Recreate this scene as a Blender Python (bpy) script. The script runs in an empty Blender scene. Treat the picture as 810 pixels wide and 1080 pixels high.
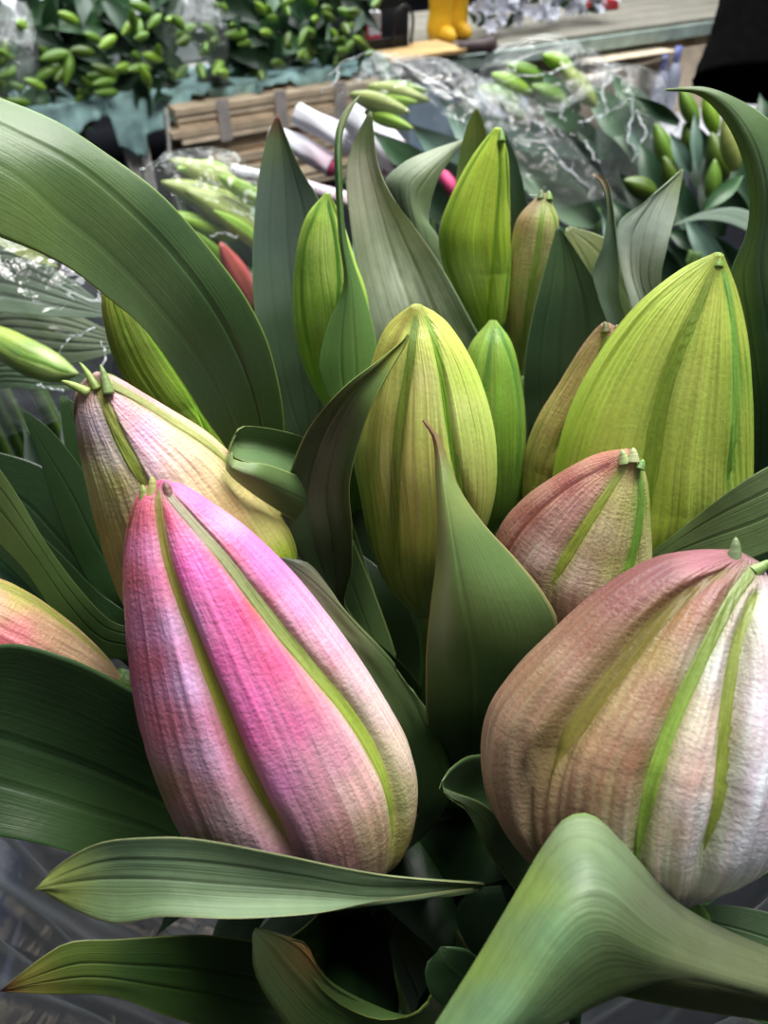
import bpy, bmesh, math, random
import numpy as np
from mathutils import Vector, Matrix
random.seed(4)
SC = bpy.context.scene
COL = SC.collection
F = 780.0
CZ = 1.15
PITCH = math.radians(42)
C0 = np.array([0., 0., CZ])
FW = np.array([0., math.cos(PITCH), -math.sin(PITCH)])
UP = np.array([0., math.sin(PITCH), math.cos(PITCH)])
RT = np.array([1., 0., 0.])

def P(px, py, d):
    "point at depth d (metres along the view axis) seen at photo position px,py"
    px = np.asarray(px, float)[..., None]; py = np.asarray(py, float)[..., None]; d = np.asarray(d, float)[..., None]
    return C0 + d * (FW + (px - 405) / F * RT - (py - 540) / F * UP)

def onz(px, py, z):
    r = FW + (px - 405) / F * RT - (py - 540) / F * UP
    return C0 + r * ((z - CZ) / r[2])

def proj(p):
    q = p - C0
    d = q @ FW
    return 405 + F * (q @ RT) / d, 540 - F * (q @ UP) / d, d

def c(r, g, b):
    def l(x):
        x /= 255.0
        return x / 12.92 if x <= .04045 else ((x + .055) / 1.055) ** 2.4
    return (l(r), l(g), l(b))

# ---------------------------------------------------------------- noise / splines
_rng = np.random.RandomState(7)
_tab = _rng.rand(256, 256)
def vn(x, y, seed=0):
    x = np.asarray(x, float) + seed * 17.3; y = np.asarray(y, float) + seed * 9.7
    xi = np.floor(x).astype(int); yi = np.floor(y).astype(int)
    fx = x - xi; fy = y - yi
    fx = fx * fx * (3 - 2 * fx); fy = fy * fy * (3 - 2 * fy)
    a = _tab[xi & 255, yi & 255]; b = _tab[(xi + 1) & 255, yi & 255]
    d = _tab[xi & 255, (yi + 1) & 255]; e = _tab[(xi + 1) & 255, (yi + 1) & 255]
    return (a * (1 - fx) + b * fx) * (1 - fy) + (d * (1 - fx) + e * fx) * fy
def fbm(x, y, seed=0, o=3):
    s = 0; a = .5; t = 0
    for i in range(o):
        s = s + a * vn(x * 2 ** i, y * 2 ** i, seed + i * 3); t += a; a *= .5
    return s / t

def spl(pts, n, u=None):
    "centripetal-ish Hermite through pts (K,D), n samples"
    p = np.array(pts, float)
    if len(p) == 2: p = np.array([p[0], (p[0] + p[1]) / 2, p[1]])
    seg = np.linalg.norm(np.diff(p, axis=0), axis=1) + 1e-9
    t = np.concatenate([[0], np.cumsum(seg)]); t /= t[-1]
    m = np.zeros_like(p)
    m[1:-1] = (p[2:] - p[:-2]) / (t[2:] - t[:-2])[:, None]
    m[0] = (p[1] - p[0]) / (t[1] - t[0]); m[-1] = (p[-1] - p[-2]) / (t[-1] - t[-2])
    uu = np.linspace(0, 1, n) if u is None else u
    i = np.clip(np.searchsorted(t, uu, side='right') - 1, 0, len(t) - 2)
    h = (t[i + 1] - t[i]); s = ((uu - t[i]) / h)[:, None]; h = h[:, None]
    return ((2 * s**3 - 3 * s**2 + 1) * p[i] + (s**3 - 2 * s**2 + s) * h * m[i]
            + (-2 * s**3 + 3 * s**2) * p[i + 1] + (s**3 - s**2) * h * m[i + 1])

def interp_stops(u, stops):
    "stops [(u,(r,g,b))...]"
    us = [s[0] for s in stops]
    return np.stack([np.interp(u, us, [s[1][k] for s in stops]) for k in range(3)], -1)

# ---------------------------------------------------------------- objects
def mesh_obj(name, verts, faces, mat, parent=None, col=None, uv=None, smooth=True, recalc=False):
    me = bpy.data.meshes.new(name)
    me.from_pydata([tuple(v) for v in np.asarray(verts, float).tolist()] if not isinstance(verts, list) else verts, [], faces)
    if recalc:
        bm = bmesh.new(); bm.from_mesh(me); bmesh.ops.recalc_face_normals(bm, faces=bm.faces); bm.to_mesh(me); bm.free()
    if col is not None:
        at = me.color_attributes.new('Col', 'FLOAT_COLOR', 'POINT')
        a = np.ones((len(verts), 4)); a[:, :3] = np.clip(col, 0, 1)
        at.data.foreach_set('color', a.ravel())
    if uv is not None:
        ul = me.uv_layers.new(name='UVMap')
        li = np.zeros(len(me.loops), int); me.loops.foreach_get('vertex_index', li)
        ul.data.foreach_set('uv', np.asarray(uv)[li].ravel())
    if smooth: me.polygons.foreach_set('use_smooth', [True] * len(me.polygons))
    if mat: me.materials.append(mat)
    me.update()
    o = bpy.data.objects.new(name, me); COL.objects.link(o)
    if parent: adopt(o, parent)
    return o

def adopt(o, parent):
    bw = Matrix.Translation(parent.location) if parent.type == 'EMPTY' else Matrix.Identity(4)
    o.parent = parent
    if parent.type == 'EMPTY': o.matrix_parent_inverse = bw.inverted()

def tag(o, label=None, cat=None, group=None, kind=None):
    if label: o['label'] = label
    if cat: o['category'] = cat
    if group: o['group'] = group
    if kind: o['kind'] = kind
    return o

def thing(name, label, cat, loc, group=None):
    o = bpy.data.objects.new(name, None); o.empty_display_size = .02
    COL.objects.link(o); o.location = Vector([float(v) for v in loc])
    return tag(o, label, cat, group)

def grid_faces(n, m, off=0, closed=False):
    f = []
    mm = m if closed else m - 1
    for i in range(n - 1):
        for j in range(mm):
            k = (j + 1) % m
            f.append((off + i * m + j, off + i * m + k, off + (i + 1) * m + k, off + (i + 1) * m + j))
    return f

# ---------------------------------------------------------------- materials
def new_mat(name):
    m = bpy.data.materials.new(name); m.use_nodes = True
    nt = m.node_tree; b = nt.nodes['Principled BSDF']
    return m, nt, b
def N(nt, t, **k):
    n = nt.nodes.new(t)
    for a, v in k.items():
        if a in n.inputs: n.inputs[a].default_value = v
        else: setattr(n, a, v)
    return n

def plant_mat(name, sx, sy, bump, rough, var=.25, trans=0., spec=.5, sss=0., coat=0., iso=300, isob=.4, cross=0.):
    "vertex colour modulated by noise stretched along the organ; cross = fine wrinkles across"
    m, nt, b = new_mat(name)
    at = N(nt, 'ShaderNodeAttribute'); at.attribute_name = 'Col'
    tc = N(nt, 'ShaderNodeTexCoord')
    mp = N(nt, 'ShaderNodeMapping'); mp.inputs['Scale'].default_value = (sx, sy, 1)
    nt.links.new(tc.outputs['UV'], mp.inputs['Vector'])
    n1 = N(nt, 'ShaderNodeTexNoise', Scale=1.0, Detail=4.0); nt.links.new(mp.outputs[0], n1.inputs['Vector'])
    n2 = N(nt, 'ShaderNodeTexNoise', Scale=float(iso), Detail=3.0); nt.links.new(tc.outputs['Object'], n2.inputs['Vector'])
    mr = N(nt, 'ShaderNodeMapRange'); mr.inputs[1].default_value = .3; mr.inputs[2].default_value = .7
    mr.inputs[3].default_value = 1 - var; mr.inputs[4].default_value = 1 + var
    nt.links.new(n1.outputs[0], mr.inputs[0])
    mr2 = N(nt, 'ShaderNodeMapRange'); mr2.inputs[1].default_value = .3; mr2.inputs[2].default_value = .7
    mr2.inputs[3].default_value = 1 - var * .5; mr2.inputs[4].default_value = 1 + var * .5
    nt.links.new(n2.outputs[0], mr2.inputs[0])
    mu = N(nt, 'ShaderNodeMath', operation='MULTIPLY'); nt.links.new(mr.outputs[0], mu.inputs[0]); nt.links.new(mr2.outputs[0], mu.inputs[1])
    vm = N(nt, 'ShaderNodeVectorMath', operation='SCALE'); nt.links.new(at.outputs['Color'], vm.inputs[0]); nt.links.new(mu.outputs[0], vm.inputs['Scale'])
    nt.links.new(vm.outputs[0], b.inputs['Base Color'])
    ad = N(nt, 'ShaderNodeMath', operation='MULTIPLY_ADD'); ad.inputs[1].default_value = isob
    nt.links.new(n2.outputs[0], ad.inputs[0]); nt.links.new(n1.outputs[0], ad.inputs[2])
    h = ad.outputs[0]
    if cross:
        mp2 = N(nt, 'ShaderNodeMapping'); mp2.inputs['Scale'].default_value = (sx * .35, sy * 9, 1)
        nt.links.new(tc.outputs['UV'], mp2.inputs['Vector'])
        n3 = N(nt, 'ShaderNodeTexNoise', Scale=1.0, Detail=3.0); nt.links.new(mp2.outputs[0], n3.inputs['Vector'])
        a2 = N(nt, 'ShaderNodeMath', operation='MULTIPLY_ADD'); a2.inputs[1].default_value = cross
        nt.links.new(n3.outputs[0], a2.inputs[0]); nt.links.new(h, a2.inputs[2]); h = a2.outputs[0]
    bp = N(nt, 'ShaderNodeBump', Strength=1.0, Distance=bump); nt.links.new(h, bp.inputs['Height'])
    nt.links.new(bp.outputs[0], b.inputs['Normal'])
    b.inputs['Roughness'].default_value = rough
    b.inputs['Specular IOR Level'].default_value = spec
    b.inputs['Coat Weight'].default_value = coat
    b.inputs['Subsurface Weight'].default_value = sss
    b.inputs['Subsurface Radius'].default_value = (1, .8, .5); b.inputs['Subsurface Scale'].default_value = .003
    if trans:
        tr = N(nt, 'ShaderNodeBsdfTranslucent'); nt.links.new(vm.outputs[0], tr.inputs['Color'])
        mx = N(nt, 'ShaderNodeMixShader'); mx.inputs[0].default_value = trans
        out = nt.nodes['Material Output']
        nt.links.new(b.outputs[0], mx.inputs[1]); nt.links.new(tr.outputs[0], mx.inputs[2]); nt.links.new(mx.outputs[0], out.inputs['Surface'])
    return m

def simple_mat(name, col, rough=.7, spec=.3, noise=30., var=.2, bump=0., metallic=0., stretch=(1, 1, 1)):
    m, nt, b = new_mat(name)
    tc = N(nt, 'ShaderNodeTexCoord'); mp = N(nt, 'ShaderNodeMapping'); mp.inputs['Scale'].default_value = stretch
    nt.links.new(tc.outputs['Object'], mp.inputs['Vector'])
    n1 = N(nt, 'ShaderNodeTexNoise', Scale=float(noise), Detail=4.0); nt.links.new(mp.outputs[0], n1.inputs['Vector'])
    mr = N(nt, 'ShaderNodeMapRange'); mr.inputs[1].default_value = .3; mr.inputs[2].default_value = .7
    mr.inputs[3].default_value = 1 - var; mr.inputs[4].default_value = 1 + var
    nt.links.new(n1.outputs[0], mr.inputs[0])
    vm = N(nt, 'ShaderNodeVectorMath', operation='SCALE'); vm.inputs[0].default_value = col; nt.links.new(mr.outputs[0], vm.inputs['Scale'])
    nt.links.new(vm.outputs[0], b.inputs['Base Color'])
    b.inputs['Roughness'].default_value = rough; b.inputs['Specular IOR Level'].default_value = spec; b.inputs['Metallic'].default_value = metallic
    if bump:
        bp = N(nt, 'ShaderNodeBump', Strength=1.0, Distance=bump); nt.links.new(n1.outputs[0], bp.inputs['Height']); nt.links.new(bp.outputs[0], b.inputs['Normal'])
    return m

def film_mat(name, tint, haze=.12, rough=.08, scale=40., bump=.004, refl=1.0):
    "clear crinkled plastic film"
    m, nt, b = new_mat(name); nt.nodes.remove(b)
    out = nt.nodes['Material Output']
    tc = N(nt, 'ShaderNodeTexCoord')
    n1 = N(nt, 'ShaderNodeTexNoise', Scale=scale, Detail=3.0, Distortion=1.0); nt.links.new(tc.outputs['Object'], n1.inputs['Vector'])
    bp = N(nt, 'ShaderNodeBump', Strength=1.0, Distance=bump); nt.links.new(n1.outputs[0], bp.inputs['Height'])
    tr = N(nt, 'ShaderNodeBsdfTransparent'); tr.inputs[0].default_value = (.97, .98, .98, 1)
    df = N(nt, 'ShaderNodeBsdfDiffuse'); df.inputs[0].default_value = tint + (1,)
    gl = N(nt, 'ShaderNodeBsdfGlossy'); gl.inputs['Roughness'].default_value = rough; gl.inputs[0].default_value = (1, 1, 1, 1)
    nt.links.new(bp.outputs[0], gl.inputs['Normal']); 
    fr = N(nt, 'ShaderNodeFresnel', IOR=1.5); nt.links.new(bp.outputs[0], fr.inputs['Normal'])
    mu = N(nt, 'ShaderNodeMath', operation='MULTIPLY', use_clamp=True); mu.inputs[1].default_value = refl; nt.links.new(fr.outputs[0], mu.inputs[0])
    m1 = N(nt, 'ShaderNodeMixShader'); m1.inputs[0].default_value = haze; nt.links.new(tr.outputs[0], m1.inputs[1]); nt.links.new(df.outputs[0], m1.inputs[2])
    m2 = N(nt, 'ShaderNodeMixShader'); nt.links.new(mu.outputs[0], m2.inputs[0]); nt.links.new(m1.outputs[0], m2.inputs[1]); nt.links.new(gl.outputs[0], m2.inputs[2])
    nt.links.new(m2.outputs[0], out.inputs['Surface'])
    return m

M_bud = plant_mat('velvety_bud_skin', 110, 9, .00032, .45, var=.13, sss=.0, spec=.4, iso=1300, isob=.55, cross=.5)
M_gbud = plant_mat('smooth_green_bud_skin', 120, 3, .0004, .36, var=.13, spec=.5, iso=800, isob=.3, cross=.15)
M_rib = plant_mat('bud_rib_skin', 30, 8, .0002, .45, var=.14, spec=.4, iso=900)
M_leaf = plant_mat('lily_leaf', 60, 1.2, .00012, .38, var=.07, trans=.12, spec=.38, iso=500, isob=.6)
M_leafb = plant_mat('bloomy_lily_leaf', 50, 2., .0002, .5, var=.12, trans=.12, spec=.4, iso=260, isob=.8)
M_stem = plant_mat('lily_stem', 20, 2, .0002, .45, var=.15)
M_film = film_mat('crinkled_cellophane', (.75, .8, .8), haze=.035, scale=55, bump=.006, refl=.075, rough=.03)
M_sleeve = film_mat('cloudy_plastic_sleeve', (.22, .235, .255), haze=.4, rough=.3, scale=30, bump=.003, refl=.25)

# ---------------------------------------------------------------- bud
def bud(parent, L, R, d, stops, ribs=(), tips=(), mat=None, flat=.95, nt=200, nth=360, wr=.02, wf=(16, 4), strp=.12, sf=(20, 2.5), label=None, seed=0, epx=14, lob=.05, nm='bud'):
    mat = mat or M_bud
    s = np.linspace(0, 1, nt); sd = s ** 1.25 * .9 + s * .1
    Lp = spl(L, nt, sd); Rp = spl(R, nt, sd); dd = np.interp(sd, np.linspace(0, 1, len(d)), d)
    Lw = P(Lp[:, 0], Lp[:, 1], dd); Rw = P(Rp[:, 0], Rp[:, 1], dd)
    C = (Lw + Rw) / 2; U = (Rw - Lw) / 2; hw = np.linalg.norm(U, axis=1)
    k = 9; Cs = np.stack([np.convolve(np.pad(C[:, i], k, mode='edge'), np.ones(2 * k + 1) / (2 * k + 1), 'valid') for i in range(3)], 1)
    T = np.gradient(Cs, axis=0); T /= np.linalg.norm(T, axis=1)[:, None]
    V = np.cross(T, U); V /= np.linalg.norm(V, axis=1)[:, None]
    sg = np.sign(np.sum(V * (C0 - C), 1)); V *= (sg * hw * flat)[:, None]
    hmax = hw.max()
    ends = np.clip(s / .05, 0, 1) * np.clip((1 - s) / .06, 0, 1)
    th = np.linspace(-math.pi, math.pi, nth, endpoint=False)
    # ribs -> theta(t)
    thf = np.linspace(-1.75, 1.75, 260)
    base = C[:, None] + np.sin(thf)[None, :, None] * U[:, None] + np.cos(thf)[None, :, None] * V[:, None]
    bx, by, _ = proj(base.reshape(-1, 3)); bx = bx.reshape(nt, -1); by = by.reshape(nt, -1)
    rk = []
    for rb in ribs:
        if 'th' in rb:
            tk = np.full(nt, rb['th']); t0, t1 = .04, .96
        else:
            q = []
            for (x, y) in spl(rb['p'], 24)[:, :2]:
                i, j = np.unravel_index(np.argmin((bx - x) ** 2 + (by - y) ** 2), bx.shape)
                q.append((s[i], thf[j]))
            q.sort(); qa = np.array(q)
            tk = np.interp(s, qa[:, 0], qa[:, 1])
            kk = 11; tk = np.convolve(np.pad(tk, kk, mode='edge'), np.ones(2 * kk + 1) / (2 * kk + 1), 'valid')
            t0, t1 = qa[0, 0], qa[-1, 0]
        t0 = rb.get('t0', t0); t1 = rb.get('t1', t1)
        wpx = np.interp(s, [t0, (t0 + t1) / 2, t1], [rb['w'][0], (rb['w'][0] + rb['w'][-1]) / 2 if len(rb['w']) == 2 else rb['w'][1], rb['w'][-1]]) / 2
        ww = wpx * dd / F
        rk.append((tk, ww, rb, t0, t1))
    def rad(i, t):
        "relative radius at row i and angle t"
        r = np.ones_like(t) * 1.0
        g = np.zeros_like(t); lift = np.zeros_like(t)
        for tk, ww, rb, t0, t1 in rk:
            a = (t - tk[i] + math.pi) % (2 * math.pi) - math.pi
            arc = a * hw[i]; w = ww[i] + 1e-5
            fd = np.clip((t1 + .16 - s[i]) / .2, 0, 1) * np.clip((s[i] - t0 + .05) / .08, 0, 1)
            g = np.maximum(g, fd * rb.get('g', .8) * np.exp(-(np.abs(arc) / (1.7 * w)) ** 2))
            sd_ = rb.get('lip', 0)
            if sd_:
                x = arc * sd_ / w; q_ = np.clip((x - .75) / .5, 0, 1); q_ = q_ * q_ * (3 - 2 * q_)
                lift = lift + fd * rb.get('lh', .8) * q_ * np.exp(-np.maximum(x - 1, 0) / 5) * np.minimum(w / (hw[i] + 1e-5), .16) * 1.3
        gw = 0
        if rk: gw = np.mean([np.minimum(q[1][i], .12 * hw[i]) for q in rk], axis=0) if np.ndim(i) else 0
        r = r - lob * g * ends[i] + lift * ends[i] * .5
        n = fbm(np.sin(t) * wf[0] * .6 + t * wf[0] * .4, s[i] * wf[1], seed + 1)
        r = r + wr * (n - .5) * ends[i] * 2
        return r
    I, TH = np.meshgrid(np.arange(nt), th, indexing='ij')
    def surf(I, TH, extra=0):
        r = rad(I, TH)
        e = extra / np.maximum(hw[I], 1e-4)
        return C[I] + ((r + e) * np.sin(TH))[..., None] * U[I] + ((r + e) * np.cos(TH))[..., None] * V[I]
    Pt = surf(I, TH)
    X, Y, _ = proj(Pt.reshape(-1, 3))
    sp = np.array([(a, b) for a, b, _ in stops], float); sc = np.array([c(*q) for _, _, q in stops])
    w = 1 / ((X[:, None] - sp[:, 0]) ** 2 + (Y[:, None] - sp[:, 1]) ** 2 + epx ** 2) ** 1.6
    colr = (w @ sc) / w.sum(1)[:, None]
    tt = TH.ravel(); ss = s[I.ravel()]
    st = 1 + strp * 2 * (fbm(tt * sf[0], ss * sf[1], seed + 5) - .5)
    fine = 1 + strp * 1.4 * (vn(tt * sf[0] * 4.5, ss * sf[1] * 3, seed + 8) - .5)
    colr = colr * np.stack([(st * fine) ** .5, (st * fine) ** 1.3, (st * fine) ** 1.0], -1)
    if mat is M_gbud: colr = colr * 1.04 + np.array(c(206, 204, 150)) * .05
    for tk, ww, rb, t0, t1 in rk:
        a_ = (tt - tk[I.ravel()] + math.pi) % (2 * math.pi) - math.pi; ar = np.abs(a_) * hw[I.ravel()]
        fa = .75 * np.exp(-(ar / (1.25 * ww[I.ravel()] + 2e-4)) ** 2) * np.clip((ss - t0 + .03) / .06, 0, 1) * np.clip((t1 + .07 - ss) / .12, 0, 1)
        rc = interp_stops(ss, [(q[0], c(*q[1])) for q in rb['c']])
        colr = colr * (1 - fa[:, None]) + rc * fa[:, None]
    uv = np.stack([(tt / (2 * math.pi) + .5) * hmax / .03, ss * 1.0], -1)
    verts = np.vstack([Pt.reshape(-1, 3), C[0] + (C[0] - C[3]) * .1, C[-1]])
    faces = grid_faces(nt, nth, 0, True)
    a, b = nt * nth, nt * nth + 1
    for j in range(nth):
        faces.append((a, (j + 1) % nth, j)); faces.append((b, (nt - 1) * nth + j, (nt - 1) * nth + (j + 1) % nth))
    colr = np.vstack([colr, colr[:1], colr[-1:]]); uv = np.vstack([uv, uv[:1], uv[-1:]])
    o = mesh_obj(nm, verts, faces, mat, parent, colr, uv)
    if label: o['label'] = label
    # rib strips as sub-parts
    for tk, ww, rb, t0, t1 in rk:
        if rb.get('bare'): continue
        i0, i1 = np.searchsorted(s, t0), min(np.searchsorted(s, t1), nt - 1)
        ii = np.arange(i0, i1 + 1); m = len(ii)
        if m < 4: continue
        u = np.linspace(0, 1, m); tap = np.minimum(1, np.minimum(u / .08 + .3, ((1 - u) / .2 + .02) ** .8))
        ph = np.linspace(-1, 1, 11)
        II, PH = np.meshgrid(ii, ph, indexing='ij')
        wth = np.minimum(ww[ii] * tap / np.maximum(hw[ii], 1e-4), .7)
        TT = tk[II] + PH * wth[:, None]
        hgt = (ww[ii] * tap)[:, None] * (rb.get('h', .3) * np.sqrt(np.clip(1 - PH ** 2, 0, 1)) + .0 - .25 * (np.abs(PH) > .99))
        hgt = hgt + .00015 * (fbm(PH * 4, s[II] * 30, seed) - .5)
        top = surf(II, TT, hgt); bot = surf(II, TT, -.35 * ww[ii][:, None] * tap[:, None] + 0 * PH)
        cc = interp_stops(s[II.ravel()], [(q[0], c(*q[1])) for q in rb['c']])
        cc = cc * (1 + .25 * (fbm(PH.ravel() * 3, s[II.ravel()] * 12, seed + 2) - .5))[:, None]
        V2 = np.vstack([top.reshape(-1, 3), bot.reshape(-1, 3)])
        k = 11; f = grid_faces(m, k, 0); f += [tuple(reversed(q)) for q in grid_faces(m, k, m * k)]
        for i in range(m - 1):
            for j in (0, k - 1):
                q = (i * k + j, (i + 1) * k + j, m * k + (i + 1) * k + j, m * k + i * k + j)
                f.append(q if j else tuple(reversed(q)))
        uvr = np.stack([PH.ravel() * .1, s[II.ravel()]], -1)
        r_ = mesh_obj('midrib', V2, f, M_rib, o, np.vstack([cc, cc]), np.vstack([uvr, uvr]))
    for tp in tips:
        (x0, y0), (x1, y1), wpx, cl = tp[:4]
        dz = dd[min(4, nt - 1)] - hw[min(4, nt - 1)] * (tp[4] if len(tp) > 4 else .3)
        knob(o, P(x0, y0, dz), P(x1, y1, dz), wpx / 2 * dz / F, cl)
    parent['_c'] = list(map(float, C[-1])); parent['_t'] = list(map(float, T[-1])); parent['_r'] = float(hw[-1])
    return o

def knob(parent, a, b, r, cl, nm='bud_tip'):
    "small blunt fleshy tip from a to b"
    a = np.array(a); b = np.array(b); a = a - (b - a) * .35; T = b - a; ln = np.linalg.norm(T); T = T / ln
    U = np.cross(T, C0 - a); U /= np.linalg.norm(U); V = np.cross(U, T)
    n, m = 14, 14; vs = []; cs = []
    for i in range(n):
        u = i / (n - 1); rr = r * (1.3 - .85 * u) * math.sqrt(max(0.0, 1 - max(0, (u - .6) / .4) ** 2.2)) + r * .02
        bend = U * (r * .2 * math.sin(u * 2.4))
        for j in range(m):
            t = 2 * math.pi * j / m
            vs.append(a + T * ln * u + bend + (U * math.cos(t) * (1 + .12 * math.cos(3 * t)) + V * math.sin(t)) * rr)
            cs.append(np.array(c(*cl)) * (1 + .25 * math.sin(t * 3) * .5))
    f = grid_faces(n, m, 0, True); f.append(tuple(range(m))[::-1]); f.append(tuple((n - 1) * m + j for j in range(m)))
    return mesh_obj(nm, np.array(vs), f, M_rib, parent, np.array(cs), np.array([(.1, i / len(vs)) for i in range(len(vs))]))

# ---------------------------------------------------------------- leaf
def leaf(parent, rails, d=None, fold=0.0, col=(60, 95, 55), col2=None, edge=None, tip=None, under=None, veins=(.5,), vd=.0004, vc=.88, mat=None,
         th=.0006, nt=110, m=41, bulge=0., wav=0., stops=None, label=None, nm='leaf', att=None, stempath=None, seed=0, vw=.010, sp=None, spots=()):
    """rails: polylines base->tip across the leaf (2 or more), points (x,y) with shared depth list d or (x,y,depth)"""
    K = len(rails); R3 = []
    for k, r in enumerate(rails):
        n_ = len(r)
        a = np.array([q[:2] for q in r], float)
        if len(r[0]) == 3: dep = np.array([q[2] for q in r])
        else:
            dk = d[k] if isinstance(d[0], (list, tuple)) else d
            seg = np.linalg.norm(np.diff(a, axis=0), axis=1) + 1e-9; t = np.concatenate([[0], np.cumsum(seg)]) / seg.sum()
            dep = np.interp(t, np.linspace(0, 1, len(dk)), dk)
            if K == 3 and k == 1: dep = dep + fold * np.sin(np.pi * np.clip(t * .9 + .1, 0, 1))
        pw = P(a[:, 0], a[:, 1], dep)
        if stempath is not None and att is not None:
            q = path_at(stempath, att); q2 = path_at(stempath, min(1, att + .02))
            side = (k / (K - 1) - .5) * 2
            lat = pw[0] - np.mean([pw[0]], 0)
            R3.append((pw, q, side)); continue
        R3.append((pw, None, 0))
    if R3[0][1] is not None:
        w_ = R3[-1][0][0] - R3[0][0][0]; w_ = w_ / (np.linalg.norm(w_) + 1e-9)
        rr = []
        for pw, q, side in R3:
            p0 = q + w_ * side * .007
            mid = (p0 * .5 + pw[0] * .5) + w_ * side * .006
            rr.append(np.vstack([p0, mid, pw]))
        R = rr
    else: R = [q[0] for q in R3]
    S = np.stack([spl(r, nt) for r in R], 1)          # nt,K,3
    u = np.linspace(0, 1, m)
    if K == 2:
        G = S[:, :1] * (1 - u)[None, :, None] + S[:, 1:] * u[None, :, None]
    else:
        G = np.stack([spl_u(S[i], u) for i in range(nt)], 0)
    du = np.gradient(G, axis=1); dv = np.gradient(G, axis=0)
    Nn = np.cross(du, dv); ln = np.linalg.norm(Nn, axis=2, keepdims=True); Nn = Nn / np.maximum(ln, 1e-12)
    toc = np.sign(np.sum(Nn * (C0 - G), 2).mean()) or 1
    Nn = Nn * toc
    v = np.linspace(0, 1, nt)[:, None]; uu = u[None, :]
    prof = np.sin(np.pi * uu) * np.sin(np.pi * np.clip(v, 0, 1)) ** .5
    disp = bulge * prof
    wid = np.linalg.norm(S[:, -1] - S[:, 0], axis=1)[:, None]
    shade = np.ones((nt, m))
    for vi in veins:
        g = np.exp(-((uu - vi) / vw) ** 2); disp = disp - vd * g * np.clip(wid / .02, 0, 1); shade = shade * (1 - (1 - vc) * g)
    disp = disp + wav * (fbm(v * 5 + 0 * uu, uu * 2 + 0 * v, seed + 3) - .5) * (.4 + np.abs(uu - .5) * 1.6)
    G = G + Nn * disp[..., None]
    efac = np.clip(np.minimum(uu, 1 - uu) / .03, 0, 1) * np.clip((1 - v) / .01, 0, 1) * np.clip(v / .01, 0, 1)
    B = G - Nn * (th * efac + 1e-6)[..., None]
    c1 = np.array(c(*col)); c2 = np.array(c(*(col2 or col)))
    cc = c1[None, None] * (1 - v[..., None]) + c2[None, None] * v[..., None] + 0 * uu[..., None]
    if stops:
        X, Y, _ = proj(G.reshape(-1, 3)); spn = np.array([(a, b) for a, b, _ in stops], float); sc = np.array([c(*q) for _, _, q in stops])
        w = 1 / ((X[:, None] - spn[:, 0]) ** 2 + (Y[:, None] - spn[:, 1]) ** 2 + 18 ** 2) ** 1.6
        cc = ((w @ sc) / w.sum(1)[:, None]).reshape(nt, m, 3)
    lum = cc.mean(-1, keepdims=True); cc = (cc * .91 + lum * .09) * np.array([.92, .84, .80]) * shade[..., None]
    # fine parallel veins
    cc = cc * (1 + .05 * (vn(uu * 46 + 0 * v, v * 1.5 + 0 * uu, seed) - .5))[..., None]
    if edge is not None:
        e = np.exp(-(np.minimum(uu, 1 - uu) / .012) ** 1.5)[..., None] * (v > .0)[..., None]
        cc = cc * (1 - e * .8) + np.array(c(*edge)) * e * .8
    if tip is not None:
        tl, tcx = tip; e = np.clip((v - (1 - tl)) / tl, 0, 1)[..., None] ** 1.2 + 0 * uu[..., None]
        cc = cc * (1 - e) + np.array(c(*tcx)) * e
    for (sv, su, rv, ru, scol) in spots:
        e = np.exp(-(((v - sv) / rv) ** 2 + ((uu - su) / ru) ** 2)) * (.35 + .9 * fbm(v * 30 + 0 * uu, uu * 14 + 0 * v, seed + 9)); e = np.clip(e, 0, 1)[..., None]
        cc = cc * (1 - e) + np.array(c(*scol)) * e
    cb = cc if under is None else np.array(c(*under))[None, None] * shade[..., None] + 0 * cc
    n0 = nt * m
    V2 = np.vstack([G.reshape(-1, 3), B.reshape(-1, 3)])
    f = grid_faces(nt, m, 0); f += [tuple(reversed(q)) for q in grid_faces(nt, m, n0)]
    for i in range(nt - 1):
        f.append((i * m, (i + 1) * m, n0 + (i + 1) * m, n0 + i * m)); j = m - 1
        f.append((i * m + j, n0 + i * m + j, n0 + (i + 1) * m + j, (i + 1) * m + j))
    for j in range(m - 1):
        f.append((j, n0 + j, n0 + j + 1, j + 1)); i = (nt - 1) * m
        f.append((i + j, i + j + 1, n0 + i + j + 1, n0 + i + j))
    uvx = np.stack([(uu + 0 * v).ravel(), (v + 0 * uu).ravel()], -1)
    o = mesh_obj(nm, V2, f, mat or M_leaf, parent, np.vstack([cc.reshape(-1, 3), cb.reshape(-1, 3)]), np.vstack([uvx, uvx]))
    if label: o['label'] = label
    return o

def spl_u(p, u):
    K = len(p); t = np.linspace(0, 1, K)
    m_ = np.zeros_like(p); m_[1:-1] = (p[2:] - p[:-2]) * (K - 1) / 2; m_[0] = (p[1] - p[0]) * (K - 1); m_[-1] = (p[-1] - p[-2]) * (K - 1)
    # relax the ends so that three rails give a smooth arc
    m_[0] = 1.5 * m_[0] - .5 * m_[1]; m_[-1] = 1.5 * m_[-1] - .5 * m_[-2]
    i = np.clip((u * (K - 1)).astype(int), 0, K - 2); h = 1 / (K - 1); s = ((u - t[i]) / h)[:, None]
    return ((2 * s**3 - 3 * s**2 + 1) * p[i] + (s**3 - 2 * s**2 + s) * h * m_[i] + (-2 * s**3 + 3 * s**2) * p[i + 1] + (s**3 - s**2) * h * m_[i + 1])

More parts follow.
